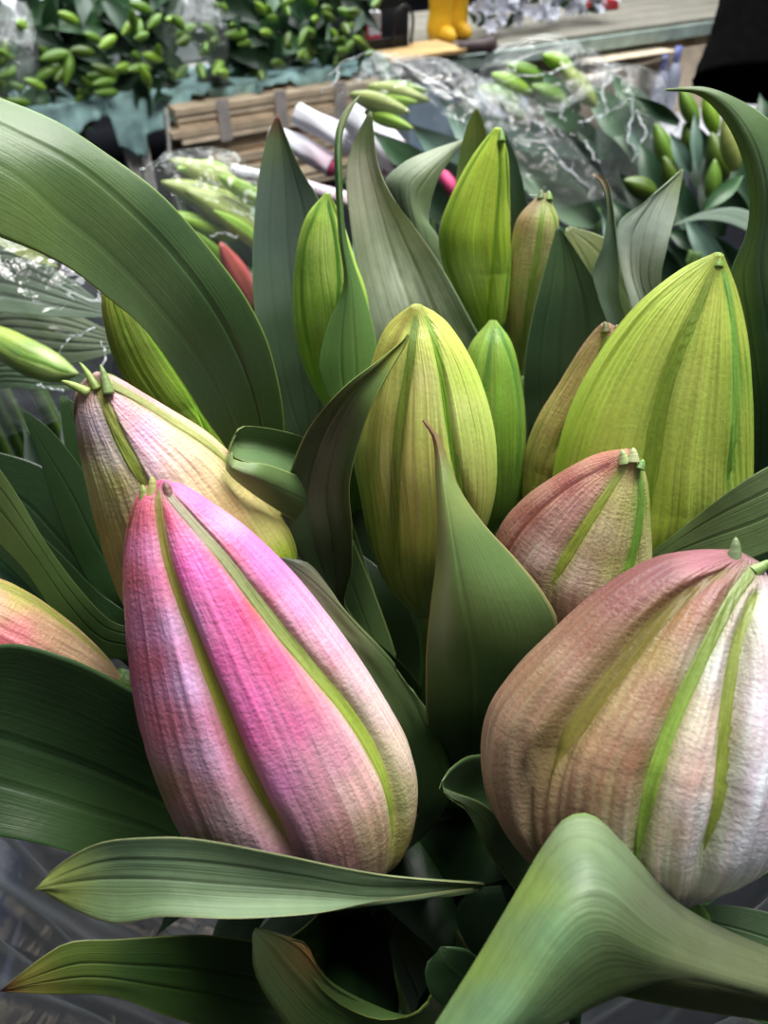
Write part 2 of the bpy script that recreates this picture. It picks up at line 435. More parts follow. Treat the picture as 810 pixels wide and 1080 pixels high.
# ---------------------------------------------------------------- stem
FOOT = np.array([0.0, .26, .03])
def make_path(start, tang, i):
    s = np.array(start); t = np.array(tang)
    a = i * 2.399
    foot = FOOT + np.array([math.cos(a), math.sin(a), 0]) * .05 * math.sqrt((i % 13 + 1) / 13)
    tie = np.array([foot[0] * .5, .25 + (foot[1] - FOOT[1]) * .5, .52])
    dt = tie - s; dt = dt / np.linalg.norm(dt); t = t * .45 + dt * .75; t = t / np.linalg.norm(t)
    down = t * .035; p1 = s + down
    p2 = p1 * .62 + tie * .38 + np.array([0, 0, -.02])
    return spl([s - t * .002, p1, p2, tie, foot], 90)
def path_at(path, a):
    x = a * (len(path) - 1); i = int(min(x, len(path) - 2)); return path[i] * (1 - (x - i)) + path[i + 1] * (x - i)
def tube(path, r, mat, parent, nm, colr, m=12):
    n = len(path); T = np.gradient(path, axis=0); T /= np.linalg.norm(T, axis=1)[:, None]
    ref = np.array([1., .2, 0]); A = np.cross(T, ref); A /= np.linalg.norm(A, axis=1)[:, None]; B = np.cross(T, A)
    rr = r if np.ndim(r) else np.full(n, r)
    th = np.linspace(0, 2 * math.pi, m, endpoint=False)
    V = path[:, None] + rr[:, None, None] * (np.cos(th)[None, :, None] * A[:, None] + np.sin(th)[None, :, None] * B[:, None])
    f = grid_faces(n, m, 0, True); f.append(tuple(range(m))[::-1]); f.append(tuple((n - 1) * m + j for j in range(m)))
    cl = np.array(c(*colr)) if colr else None
    uv = np.stack([np.tile(th / 6.28, n), np.repeat(np.linspace(0, 1, n), m)], -1)
    return mesh_obj(nm, V.reshape(-1, 3), f, mat, parent, None if cl is None else np.tile(cl, (n * m, 1)), uv)

_li = [0]
class Lily:
    def __init__(self, label):
        self.label = label; i = _li[0]; _li[0] += 1; self.i = i
        a = i * 2.399
        foot = FOOT + np.array([math.cos(a), math.sin(a), 0]) * .05 * math.sqrt((i % 13 + 1) / 13)
        self.root = thing('lily', label, 'lily', foot, 'lily stems in the front bunch')
    def bud(self, *a, **k):
        self.b = bud(self.root, *a, seed=self.i * 3, **k); r = self.root
        self.path = make_path(r['_c'], r['_t'], self.i)
        r0 = max(.0035, min(r['_r'], .008))
        tube(self.path, np.interp(np.linspace(0, 1, 90), [0, .06, 1], [r0, .0038, .0048]), M_stem, r, 'stem', (86, 120, 48))
        for k in ('_c', '_t', '_r'): del r[k]
        return self
    def leaf(self, rails, att=.12, **k):
        leaf(self.root, rails, att=att, stempath=self.path, seed=self.i * 7 + int(att * 100), **k)
    def fill(self, n=11, a0=.12, a1=.5, length=.11):
        rnd = random.Random(self.i * 31 + 5)
        for k in range(n):
            at = a0 + (a1 - a0) * k / n; b = path_at(self.path, at)
            az = k * 2.4 + self.i; ln = length * rnd.uniform(.8, 1.15)
            out = np.array([math.cos(az), math.sin(az), 0]); lat = np.array([-out[1], out[0], 0])
            q = [b, b + out * ln * .25 + np.array([0, 0, ln * .3]), b + out * ln * .5 + np.array([0, 0, ln * .5]), b + out * ln * .8 + np.array([0, 0, ln * .5]), b + out * ln + np.array([0, 0, ln * .35])]
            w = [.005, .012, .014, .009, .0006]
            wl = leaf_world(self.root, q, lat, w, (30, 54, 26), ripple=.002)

def leaf_world(parent, q, lat, w, col, ripple=0., mat=None, cup=.25, nt=26, m=9, nm='leaf'):
    C = spl(q, nt); ww = np.interp(np.linspace(0, 1, nt), np.linspace(0, 1, len(w)), w)
    lat = np.array(lat, float); T = np.gradient(C, axis=0); T /= np.linalg.norm(T, axis=1)[:, None]
    Lt = lat - T * (T @ lat)[:, None]; Lt /= np.linalg.norm(Lt, axis=1)[:, None]; Nn = np.cross(Lt, T)
    u = np.linspace(-1, 1, m)
    G = C[:, None] + Lt[:, None] * (u[None, :, None] * ww[:, None, None]) + Nn[:, None] * ((np.abs(u) ** 2)[None, :, None] * ww[:, None, None] * cup)
    v = np.linspace(0, 1, nt)
    G = G + Nn[:, None] * (ripple * np.sin(v * 17)[:, None, None] * u[None, :, None])
    B = G - Nn[:, None] * .0005 * ((1 - np.abs(u)) > .01)[None, :, None]
    cc = np.array(c(*col)) * (1 - .25 * np.exp(-(u / .1) ** 2))[None, :, None] * np.ones((nt, 1, 1))
    n0 = nt * m; f = grid_faces(nt, m, 0) + [tuple(reversed(x)) for x in grid_faces(nt, m, n0)]
    uv = np.stack([np.tile(u * .5 + .5, nt), np.repeat(v, m)], -1)
    return mesh_obj(nm, np.vstack([G.reshape(-1, 3), B.reshape(-1, 3)]), f, mat or M_leaf, parent, np.vstack([cc.reshape(-1, 3)] * 2), np.vstack([uv, uv]))

# ================================================================ THE FRONT BUNCH
GR = (112, 140, 48)
# ---- pink bud in front
L1_ = Lily('lily with the large pink bud with olive ribs, in front at the lower left')
L1_.bud([(165, 508), (147, 520), (137, 545), (131, 590), (133, 640), (140, 705), (152, 760), (172, 815), (197, 860), (225, 888), (262, 905), (305, 914)],
        [(171, 508), (193, 514), (225, 535), (265, 565), (310, 610), (350, 660), (385, 710), (412, 755), (430, 790), (437, 825), (434, 866), (424, 892), (398, 910), (350, 918)],
        [.150, .158, .168, .178, .184],
        stops=[(140, 545, (190, 95, 105)), (136, 610, (196, 100, 112)), (155, 700, (196, 105, 125)), (152, 640, (214, 130, 165)), (165, 580, (224, 140, 188)), (185, 660, (226, 170, 220)), (200, 720, (222, 172, 220)), (170, 760, (208, 120, 140)), (215, 800, (216, 165, 200)),
               (195, 840, (205, 145, 150)), (235, 870, (210, 172, 186)), (222, 890, (140, 130, 70)), (180, 835, (150, 120, 70)), (270, 900, (190, 160, 170)),
               (178, 540, (212, 80, 120)), (190, 600, (222, 95, 170)), (212, 600, (235, 120, 195)), (228, 585, (225, 70, 110)), (262, 645, (226, 75, 105)), (245, 650, (232, 110, 180)), (235, 700, (222, 100, 165)), (262, 740, (220, 105, 170)), (255, 780, (210, 90, 155)), (290, 700, (222, 95, 145)), (310, 760, (214, 110, 160)), (330, 730, (214, 130, 150)),
               (290, 830, (186, 110, 160)), (320, 860, (160, 110, 130)), (350, 800, (205, 145, 165)), (380, 830, (205, 165, 160)), (355, 890, (150, 110, 105)), (400, 880, (175, 150, 120)), (330, 905, (150, 115, 120)), (300, 890, (176, 120, 150)),
               (200, 522, (222, 120, 180)), (240, 555, (216, 160, 205)), (235, 575, (226, 90, 150)), (275, 600, (222, 125, 185)), (310, 640, (216, 150, 190)), (345, 670, (216, 170, 190)), (375, 720, (212, 185, 190)), (400, 745, (214, 196, 190)), (425, 790, (206, 190, 170)), (432, 840, (190, 180, 140)), (424, 890, (150, 140, 80))],
        ribs=[dict(p=[(166, 528), (174, 597), (197, 665), (224, 734), (250, 803), (277, 861), (303, 900)], w=(9, 12, 17), c=[(0, (120, 100, 60)), (.15, (132, 120, 60)), (.5, (140, 140, 52)), (1, (132, 128, 52))], lip=-1, g=1.3, t0=.03),
              dict(p=[(176, 520), (218, 565), (266, 623), (313, 681), (366, 739), (403, 792), (424, 846), (424, 885)], w=(10, 18, 22), c=[(0, (120, 90, 80)), (.15, (150, 146, 118)), (.35, (136, 146, 92)), (.6, (142, 162, 66)), (1, (150, 166, 66))], lip=1, g=.9, t0=.03),
              dict(p=[(143, 530), (133, 590), (134, 660), (150, 750), (190, 850)], w=(6, 6, 8), c=[(0, (140, 90, 60)), (1, (150, 130, 60))], g=.4),
              dict(th=2.4, w=(10, 16, 16), c=[(0, GR), (1, GR)]), dict(th=-2.6, w=(10, 16, 16), c=[(0, GR), (1, GR)])],
        tips=[((152, 530), (149, 511), 13, (120, 130, 62)), ((160, 520), (159, 502), 12, (150, 150, 84)), ((178, 526), (172, 508), 13, (105, 70, 62), .5)],
        wr=.012, wf=(20, 3), strp=.22, sf=(22, 1.5), lob=.13, flat=.88)
L1_.leaf([[(505, 937), (400, 955), (330, 966), (250, 970), (170, 967), (120, 975), (75, 960), (38, 938)],
          [(508, 936), (400, 945), (320, 937), (230, 930), (160, 925), (110, 925), (70, 930), (38, 937)],
          [(512, 934), (400, 925), (300, 905), (200, 886), (140, 886), (100, 893), (65, 912), (38, 936)]], d=[.166, .150, .140, .137, .143], att=.2,
         stops=[(300, 915, (92, 122, 92)), (150, 905, (100, 135, 100)), (60, 935, (128, 150, 72)), (130, 950, (112, 146, 100)), (300, 950, (118, 150, 112)), (450, 938, (104, 134, 100)), (200, 930, (110, 142, 105)), (480, 936, (90, 118, 70))],
         edge=(158, 160, 110), veins=(.48, .72), vd=.0006, vc=.8, wav=.003, mat=M_leafb, fold=.003)
L1_.leaf([[(440, 860), (425, 790), (395, 720), (350, 665), (310, 625), (285, 600), (278, 585)],
          [(470, 850), (450, 770), (415, 705), (375, 660), (335, 618), (305, 595), (279, 586)],
          [(472, 820), (464, 770), (438, 733), (402, 688), (366, 648), (328, 596), (300, 588), (280, 586)]], d=[.215, .205, .205, .202, .198], att=.14,
         stops=[(300, 592, (90, 108, 90)), (335, 625, (124, 134, 108)), (370, 650, (112, 132, 88)), (420, 710, (76, 106, 58)), (460, 790, (50, 80, 38))], edge=(110, 112, 84), veins=(.5,), wav=.002)
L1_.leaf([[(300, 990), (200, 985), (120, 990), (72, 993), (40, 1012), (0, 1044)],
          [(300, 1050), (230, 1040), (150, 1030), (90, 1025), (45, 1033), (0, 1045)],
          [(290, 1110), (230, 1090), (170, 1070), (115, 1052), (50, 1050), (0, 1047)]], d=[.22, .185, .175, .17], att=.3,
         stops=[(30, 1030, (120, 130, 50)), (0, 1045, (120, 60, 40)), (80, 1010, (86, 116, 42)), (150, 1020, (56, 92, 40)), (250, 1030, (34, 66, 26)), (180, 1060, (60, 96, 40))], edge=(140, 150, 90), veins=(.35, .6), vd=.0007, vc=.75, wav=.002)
L1_.leaf([[(455, 1150), (380, 1120), (320, 1100), (290, 1065), (268, 1025), (266, 985)],
          [(470, 1100), (410, 1070), (350, 1040), (322, 1010), (300, 990), (269, 979)],
          [(500, 1010), (470, 1020), (445, 1062), (408, 1076), (370, 1066), (335, 1040), (322, 1015), (326, 995), (300, 990), (270, 978)]], d=[.20, .176, .168, .165], att=.36,
         stops=[(268, 990, (104, 132, 90)), (292, 992, (96, 112, 60)), (310, 1008, (90, 112, 60)), (325, 1000, (170, 110, 60)), (345, 1030, (60, 92, 44)), (290, 1040, (80, 112, 66)), (350, 1060, (56, 92, 44)), (430, 1060, (70, 104, 50)), (400, 1040, (52, 84, 34))], edge=(140, 150, 70), veins=(.3, .6), vc=.8)
L1_.fill()

# ---- cream and pink bud behind it
L2_ = Lily('lily with the cream bud tipped by three green points, behind the pink bud')
L2_.bud([(98, 394), (80, 412), (81, 445), (90, 495), (103, 545), (118, 590), (135, 625), (165, 650), (205, 655)],
        [(106, 394), (140, 414), (180, 438), (220, 463), (255, 497), (287, 535), (308, 568), (311, 600), (285, 630), (240, 655)],
        [.178, .192, .208, .222],
        stops=[(84, 420, (150, 120, 90)), (92, 440, (210, 185, 190)), (105, 450, (206, 190, 208)), (100, 500, (190, 190, 120)), (88, 470, (130, 110, 60)), (120, 510, (170, 170, 85)), (110, 560, (150, 140, 70)), (120, 480, (206, 196, 190)),
               (128, 430, (220, 165, 195)), (150, 460, (222, 170, 205)), (160, 490, (216, 180, 200)), (140, 425, (214, 150, 130)), (185, 490, (214, 190, 165)), (190, 460, (212, 180, 140)), (215, 500, (206, 186, 145)), (250, 530, (196, 178, 120)), (280, 560, (168, 160, 95)), (300, 590, (135, 150, 45)), (295, 600, (110, 130, 40)), (130, 600, (120, 110, 55)), (250, 500, (160, 150, 90))],
        ribs=[dict(p=[(104, 405), (122, 455), (140, 490), (158, 525)], w=(9, 13, 14), c=[(0, (140, 130, 72)), (.3, (132, 150, 62)), (1, (130, 148, 55))], lip=1, g=1.1, t0=.03),
              dict(p=[(112, 402), (150, 424), (195, 452), (235, 480), (255, 500)], w=(12, 14, 14), c=[(0, (130, 140, 80)), (.3, (156, 160, 96)), (1, (150, 160, 80))], h=.5, t0=.03),
              dict(p=[(81, 420), (84, 460), (98, 530), (118, 590)], w=(6, 6, 6), c=[(0, (128, 96, 66)), (1, (120, 100, 50))], g=.3),
              dict(th=2.7, w=(10, 16, 16), c=[(0, GR), (1, GR)])],
        tips=[((86, 412), (64, 402), 9, (140, 160, 84), .8), ((98, 404), (83, 382), 8, (130, 150, 72), .5), ((112, 408), (105, 384), 9, (120, 144, 84), 1)],
        wr=.022, strp=.2, sf=(22, 2.2))
L2_.leaf([[(145, 700), (100, 690), (60, 650), (25, 600), (-20, 555), (-60, 520)], [(150, 680), (110, 670), (75, 635), (40, 585), (0, 530), (-50, 480)], [(150, 665), (118, 655), (85, 622), (50, 575), (22, 528), (0, 495), (-45, 440)]], d=[.235, .225, .215, .20], att=.14,
         stops=[(10, 530, (92, 122, 66)), (60, 610, (74, 108, 52)), (110, 670, (52, 84, 38))], edge=(120, 140, 84), veins=(.4, .7))
L2_.leaf([[(120, 650), (85, 600), (60, 540), (40, 480), (22, 432)], [(140, 630), (105, 580), (75, 520), (45, 470), (22, 431)], [(140, 600), (118, 550), (90, 500), (55, 455), (23, 430)]], d=[.26, .255, .25, .245], att=.2, col=(40, 72, 34), edge=(60, 84, 44))
L2_.leaf([[(120, 690), (80, 670), (40, 630), (0, 590), (-40, 560)], [(130, 670), (90, 645), (45, 600), (5, 565), (-40, 545)], [(140, 650), (105, 625), (60, 580), (20, 545), (-30, 520)]], d=[.25, .245, .24, .235], att=.24, col=(36, 68, 32))
L2_.leaf([[(150, 640), (110, 600), (85, 545), (70, 480), (62, 420)], [(160, 600), (125, 560), (100, 500), (80, 450), (64, 418)], [(160, 560), (140, 520), (112, 470), (85, 430), (66, 417)]], d=[.27, .265, .262, .26], att=.28, col=(46, 82, 38), edge=(66, 96, 50))
L2_.fill()

# ---- left green bud under the arching leaf
L3_ = Lily('lily with a broad leaf arching off the left edge over its green bud')
L3_.bud([(118, 285), (108, 312), (112, 348), (124, 385), (145, 420), (170, 445), (195, 470), (220, 492)],
        [(126, 285), (155, 320), (190, 365), (220, 405), (240, 445), (246, 475), (238, 495)], [.24, .25, .262, .27],
        stops=[(115, 330, (150, 170, 60)), (130, 350, (116, 142, 36)), (145, 340, (78, 104, 26)), (150, 390, (134, 164, 44)), (180, 430, (140, 180, 50)), (200, 420, (90, 130, 28)), (210, 460, (150, 186, 60)), (170, 370, (70, 100, 25))],
        ribs=[dict(p=[(118, 305), (135, 360), (165, 415), (205, 465)], w=(5, 6, 6), c=[(0, (120, 140, 50)), (1, (110, 150, 40))], g=.7), dict(p=[(130, 300), (165, 360), (205, 420), (225, 470)], w=(6, 8, 8), c=[(0, (110, 150, 40)), (1, (120, 170, 45))], g=.7, lip=-1), dict(th=2.6, w=(8, 8), c=[(0, GR), (1, GR)])],
        mat=M_gbud, wr=.012, sf=(10, 1.2), strp=.12)
L3_.leaf([[(262, 530), (240, 476), (215, 440), (190, 400), (150, 345), (112, 313), (75, 284), (40, 266), (0, 250), (-80, 215), (-170, 215)],
          [(272, 530), (252, 465), (228, 410), (196, 362), (150, 307), (105, 262), (62, 228), (22, 192), (-30, 165), (-90, 150), (-175, 175)],
          [(280, 530), (276, 455), (258, 390), (228, 330), (182, 268), (130, 215), (85, 178), (45, 155), (-30, 120), (-90, 105), (-178, 150)],
          [(285, 530), (300, 457), (287, 375), (263, 320), (221, 262), (170, 205), (110, 160), (60, 128), (0, 103), (-80, 75), (-180, 120)]],
         d=[[.24, .219, .201, .186, .172, .162, .158, .165], [.238, .219, .202, .187, .173, .162, .157, .164], [.237, .220, .204, .190, .176, .165, .160, .166], [.24, .222, .208, .195, .182, .171, .165, .17]], att=.1,
         stops=[(20, 230, (104, 138, 70)), (60, 160, (76, 112, 58)), (150, 300, (84, 116, 72)), (180, 230, (58, 92, 52)), (240, 320, (56, 90, 48)), (230, 420, (64, 96, 70)), (270, 430, (56, 88, 44)), (110, 240, (88, 120, 68)), (0, 140, (80, 120, 54))],
         edge=(118, 146, 70), veins=(.36, .68), vd=.0009, vc=.80, vw=.008)
L3_.fill()

# ---- bud at the far left edge
L4_ = Lily('lily whose dusty pink bud lies cut by the left edge above the large dark leaf')
L4_.bud([(-75, 640), (-60, 690), (-10, 720), (40, 735), (90, 735), (128, 722)], [(-70, 600), (-40, 600), (0, 612), (40, 633), (80, 663), (110, 690), (131, 716)], [.20, .20, .205, .21],
        stops=[(20, 630, (165, 165, 70)), (0, 640, (190, 150, 120)), (20, 665, (214, 120, 130)), (50, 660, (190, 150, 120)), (90, 690, (190, 160, 125)), (60, 640, (150, 150, 60)), (110, 700, (165, 140, 110)), (0, 680, (210, 105, 120))],
        ribs=[dict(p=[(-30, 605), (30, 629), (80, 665), (115, 697)], w=(12, 12, 9), c=[(0, (150, 150, 60)), (1, (140, 140, 70))], g=.5, h=.2), dict(th=2.6, w=(8, 8), c=[(0, GR), (1, GR)])], wr=.02)
L4_.leaf([[(260, 950), (180, 912), (100, 905), (40, 890), (-20, 880), (-120, 880)], [(260, 900), (190, 862), (110, 825), (40, 800), (-20, 785), (-120, 800)], [(260, 820), (200, 765), (130, 722), (70, 694), (0, 680), (-100, 720)]], d=[.235, .20, .185, .18, .175], fold=.006, att=.2,
         stops=[(60, 720, (34, 58, 30)), (0, 760, (40, 68, 36)), (100, 800, (30, 56, 26)), (60, 860, (44, 74, 34)), (180, 880, (34, 60, 26)), (150, 780, (24, 46, 20))], edge=(66, 96, 56), veins=(.3, .55), vd=.0005, vc=.85, wav=.002)
L4_.leaf([[(140, 690), (90, 650), (50, 600), (10, 560), (-50, 530)], [(150, 650), (100, 610), (60, 565), (20, 525), (-40, 500)], [(150, 600), (120, 560), (80, 520), (40, 490), (-30, 470)]], d=[.30, .29, .285, .28], att=.16, col=(30, 58, 26))
L4_.fill()

# ---- green bud behind, left of centre
L5_ = Lily('lily with a narrow bright green bud between two upright leaves at back left')
L5_.bud([(342, 204), (322, 230), (311, 275), (309, 330), (315, 370), (326, 400), (340, 425), (352, 436)], [(348, 204), (362, 235), (375, 275), (388, 315), (389, 360), (382, 400), (372, 425), (362, 438)], [.25, .262, .275, .285],
        stops=[(330, 240, (150, 190, 60)), (345, 250, (186, 214, 110)), (325, 300, (146, 186, 70)), (340, 320, (120, 165, 45)), (318, 280, (110, 155, 45)), (352, 290, (180, 210, 100)), (330, 390, (100, 140, 35)), (378, 320, (150, 190, 70)), (320, 360, (110, 145, 40))],
        ribs=[dict(p=[(346, 212), (354, 250), (358, 300), (352, 360)], w=(4, 5, 5), c=[(0, (90, 140, 50)), (1, (90, 140, 40))], g=.8, lip=-1), dict(p=[(338, 212), (320, 260), (318, 330), (332, 395)], w=(5, 5, 5), c=[(0, (110, 160, 60)), (1, (110, 150, 40))], g=.6), dict(th=2.6, w=(8, 8), c=[(0, GR), (1, GR)]), dict(th=1.2, w=(5, 6), c=[(0, GR), (1, GR)])],
        mat=M_gbud, wr=.012, sf=(12, 1.2), strp=.12, lob=.09)
L5_.leaf([[(310, 470), (290, 425), (275, 370), (267, 310), (267, 250), (273, 185), (282, 145), (291, 122)], [(330, 470), (318, 400), (310, 330), (303, 260), (300, 190), (296, 150), (292, 121)], [(350, 470), (350, 400), (348, 320), (345, 250), (337, 212), (318, 180), (302, 145), (293, 121)]], d=[.31, .30, .295, .29], fold=.006, att=.1,
         stops=[(300, 200, (92, 116, 108)), (290, 260, (80, 106, 98)), (320, 250, (92, 116, 104)), (300, 350, (52, 78, 52)), (310, 420, (36, 58, 32)), (293, 145, (104, 130, 90)), (280, 300, (78, 104, 86))], edge=(96, 130, 90), tip=(.05, (110, 50, 40)), veins=(.25, .5, .75))
L5_.leaf([[(358, 440), (345, 415), (337, 385), (345, 345), (362, 300), (357, 250), (353, 180), (354, 140), (362, 118), (377, 102)],
          [(372, 440), (370, 400), (368, 350), (368, 300), (361, 250), (357, 180), (358, 142), (365, 120), (378, 101)],
          [(385, 430), (397, 395), (396, 355), (384, 310), (368, 262), (363, 230), (361, 180), (361, 146), (367, 124), (380, 100)]], d=[.255, .25, .245, .25], fold=-.003, att=.12,
         stops=[(360, 360, (88, 132, 62)), (380, 330, (92, 136, 70)), (355, 160, (66, 110, 50)), (362, 250, (80, 122, 66)), (350, 400, (70, 112, 46)), (370, 115, (110, 130, 70))], edge=(120, 156, 90), veins=(.35, .6), vd=.0005)
L5_.fill()

# ---- big centre green bud
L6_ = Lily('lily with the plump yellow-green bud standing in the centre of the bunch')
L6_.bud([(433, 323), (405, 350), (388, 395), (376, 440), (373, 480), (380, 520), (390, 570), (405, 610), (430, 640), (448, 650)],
        [(446, 323), (475, 345), (500, 385), (517, 435), (523, 480), (520, 520), (508, 560), (490, 600), (470, 635), (456, 650)], [.205, .22, .235, .25],
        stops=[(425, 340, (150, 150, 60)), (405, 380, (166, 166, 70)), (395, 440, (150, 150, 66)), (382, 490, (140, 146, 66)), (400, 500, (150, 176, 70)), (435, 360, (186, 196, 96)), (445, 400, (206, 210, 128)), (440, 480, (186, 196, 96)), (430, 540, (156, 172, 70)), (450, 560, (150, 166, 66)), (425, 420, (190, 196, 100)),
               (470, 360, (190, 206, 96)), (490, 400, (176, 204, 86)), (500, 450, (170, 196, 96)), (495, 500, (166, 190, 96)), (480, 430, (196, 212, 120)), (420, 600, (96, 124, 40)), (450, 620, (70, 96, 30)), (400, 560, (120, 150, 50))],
        ribs=[dict(p=[(449, 333), (460, 365), (468, 410), (476, 460), (488, 515), (500, 545)], w=(6, 7, 7), c=[(0, (130, 160, 50)), (.3, (110, 152, 40)), (1, (100, 145, 40))], g=.9, lip=1, h=.3),
              dict(p=[(438, 335), (430, 390), (420, 450), (414, 520), (414, 590)], w=(7, 12, 14), c=[(0, (112, 140, 70)), (.3, (116, 140, 46)), (1, (80, 120, 30))], g=.9, lip=1, h=.25),
              dict(p=[(428, 335), (403, 395), (390, 450), (388, 520)], w=(6, 9, 9), c=[(0, (150, 140, 70)), (1, (140, 165, 60))], g=.6, h=.2),
              dict(th=2.7, w=(8, 10), c=[(0, GR), (1, GR)])],
        mat=M_gbud, wr=.03, wf=(30, 1.4), sf=(30, 1.4), strp=.16, lob=.07)
L6_.leaf([[(345, 640), (325, 600), (305, 572), (296, 545), (305, 500), (325, 450), (360, 408), (400, 378), (430, 353)],
          [(358, 640), (350, 600), (345, 560), (340, 520), (352, 465), (375, 420), (400, 390), (431, 353)],
          [(365, 640), (372, 600), (373, 560), (370, 515), (378, 470), (393, 425), (412, 385), (432, 354)]], d=[.225, .21, .20, .192, .196], fold=.004, att=.1,
         stops=[(420, 365, (150, 170, 70)), (385, 400, (84, 116, 60)), (340, 470, (64, 94, 56)), (330, 540, (70, 98, 64)), (360, 560, (50, 80, 46)), (320, 500, (58, 88, 50)), (365, 460, (60, 92, 48))], edge=(140, 168, 84), veins=(.3, .55), wav=.003)
L6_.leaf([[(345, 590), (325, 560), (300, 543), (268, 522), (243, 502), (237, 492), (241, 480)],
          [(350, 560), (335, 535), (305, 520), (270, 505), (246, 495), (240, 488), (243, 478)],
          [(355, 530), (340, 512), (310, 500), (278, 489), (255, 487), (245, 483), (245, 476)]], d=[[.235, .215, .200, .190, .188], [.235, .212, .195, .185, .186], [.235, .214, .198, .187, .188]], att=.14,
         stops=[(300, 530, (84, 122, 70)), (260, 510, (96, 134, 80)), (243, 492, (124, 150, 84)), (280, 495, (104, 140, 82))], edge=(160, 168, 96), veins=(.5,), vd=.0002)
L6_.leaf([[(350, 540), (330, 515), (300, 497), (270, 489), (250, 484), (243, 476), (244, 466)],
          [(352, 520), (338, 498), (305, 478), (272, 470), (252, 468), (246, 464), (250, 458)],
          [(355, 500), (345, 480), (322, 462), (295, 454), (270, 450), (256, 450), (247, 459)]], d=[[.235, .215, .204, .194, .190], [.238, .220, .212, .204, .198], [.235, .218, .208, .202, .196]], att=.17,
         stops=[(310, 480, (78, 112, 68)), (270, 470, (84, 122, 74)), (250, 462, (112, 144, 90)), (290, 456, (96, 134, 86))], edge=(140, 160, 96), veins=(.4, .7), vd=.0002)
L6_.leaf([[(470, 850), (452, 780), (449, 700), (454, 640), (460, 590), (461, 540), (459, 500), (456, 462), (445, 444)],
          [(490, 850), (500, 760), (498, 690), (488, 630), (478, 570), (470, 520), (465, 485), (459, 460), (446, 443)],
          [(510, 850), (530, 770), (565, 705), (588, 660), (575, 628), (545, 590), (510, 552), (482, 510), (464, 462), (447, 442)]], d=[.23, .20, .185, .18, .185], fold=-.006, att=.16,
         stops=[(455, 455, (130, 110, 60)), (475, 510, (124, 152, 82)), (520, 600, (108, 148, 84)), (560, 650, (104, 144, 82)), (480, 620, (100, 136, 72)), (470, 700, (62, 92, 44)), (520, 720, (62, 98, 50)), (500, 780, (34, 62, 26))], edge=(150, 130, 90), tip=(.03, (120, 80, 60)), veins=(.5,), vd=.0004, vc=1.4, vw=.012)
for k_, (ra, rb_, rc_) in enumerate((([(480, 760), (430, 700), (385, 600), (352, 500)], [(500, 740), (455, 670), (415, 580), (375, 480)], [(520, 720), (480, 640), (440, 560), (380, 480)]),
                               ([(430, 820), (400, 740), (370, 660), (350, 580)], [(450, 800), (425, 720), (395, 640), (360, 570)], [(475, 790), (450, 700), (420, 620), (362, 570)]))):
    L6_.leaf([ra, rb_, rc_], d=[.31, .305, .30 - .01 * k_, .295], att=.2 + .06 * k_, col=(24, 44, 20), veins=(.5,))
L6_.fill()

# ---- small green bud right of centre
L7_ = Lily('lily with a slim dark green bud pressed against the plump centre bud')
L7_.bud([(516, 338), (495, 365), (486, 400), (480, 450), (485, 500), (495, 540), (505, 558)], [(524, 338), (540, 362), (550, 405), (554, 450), (552, 500), (542, 540), (522, 562)], [.272, .28, .288, .295],
        stops=[(505, 370, (130, 165, 60)), (500, 390, (120, 155, 50)), (525, 400, (104, 144, 36)), (540, 450, (90, 128, 28)), (530, 520, (72, 104, 24)), (545, 400, (84, 124, 40)), (515, 360, (120, 155, 60))],
        ribs=[dict(p=[(520, 348), (514, 390), (508, 430), (505, 470)], w=(4, 6, 6), c=[(0, (90, 130, 50)), (1, (80, 120, 35))], g=.8), dict(p=[(526, 345), (543, 390), (550, 450), (546, 510)], w=(5, 6, 6), c=[(0, (90, 135, 60)), (1, (76, 116, 40))], g=.7), dict(th=2.8, w=(8, 8), c=[(0, GR), (1, GR)])],
        mat=M_gbud, wr=.012, sf=(20, 1.6), strp=.22, lob=.08)
L7_.leaf([[(440, 470), (410, 400), (392, 350), (380, 300), (370, 240), (365, 185), (372, 152), (389, 118)], [(480, 460), (455, 390), (435, 330), (415, 270), (398, 210), (386, 160), (390, 117)], [(530, 450), (512, 370), (490, 325), (462, 275), (438, 240), (412, 205), (399, 175), (392, 118)]], d=[.32, .30, .292, .285], fold=.004, att=.1, mat=M_leafb,
         stops=[(388, 140, (104, 132, 76)), (385, 186, (186, 192, 172)), (400, 206, (176, 184, 160)), (440, 236, (186, 192, 170)), (372, 195, (150, 162, 138)), (410, 250, (122, 142, 108)), (440, 290, (96, 118, 90)), (480, 330, (84, 108, 86)), (400, 320, (104, 124, 96)), (500, 370, (50, 78, 60)), (385, 280, (112, 134, 100)), (430, 350, (90, 110, 84))],
         edge=(130, 150, 110), veins=(.25, .5, .72), vd=.0007, spots=((.72, .45, .12, .28, (196, 204, 184)), (.62, .75, .1, .15, (176, 186, 164))))
L7_.fill()

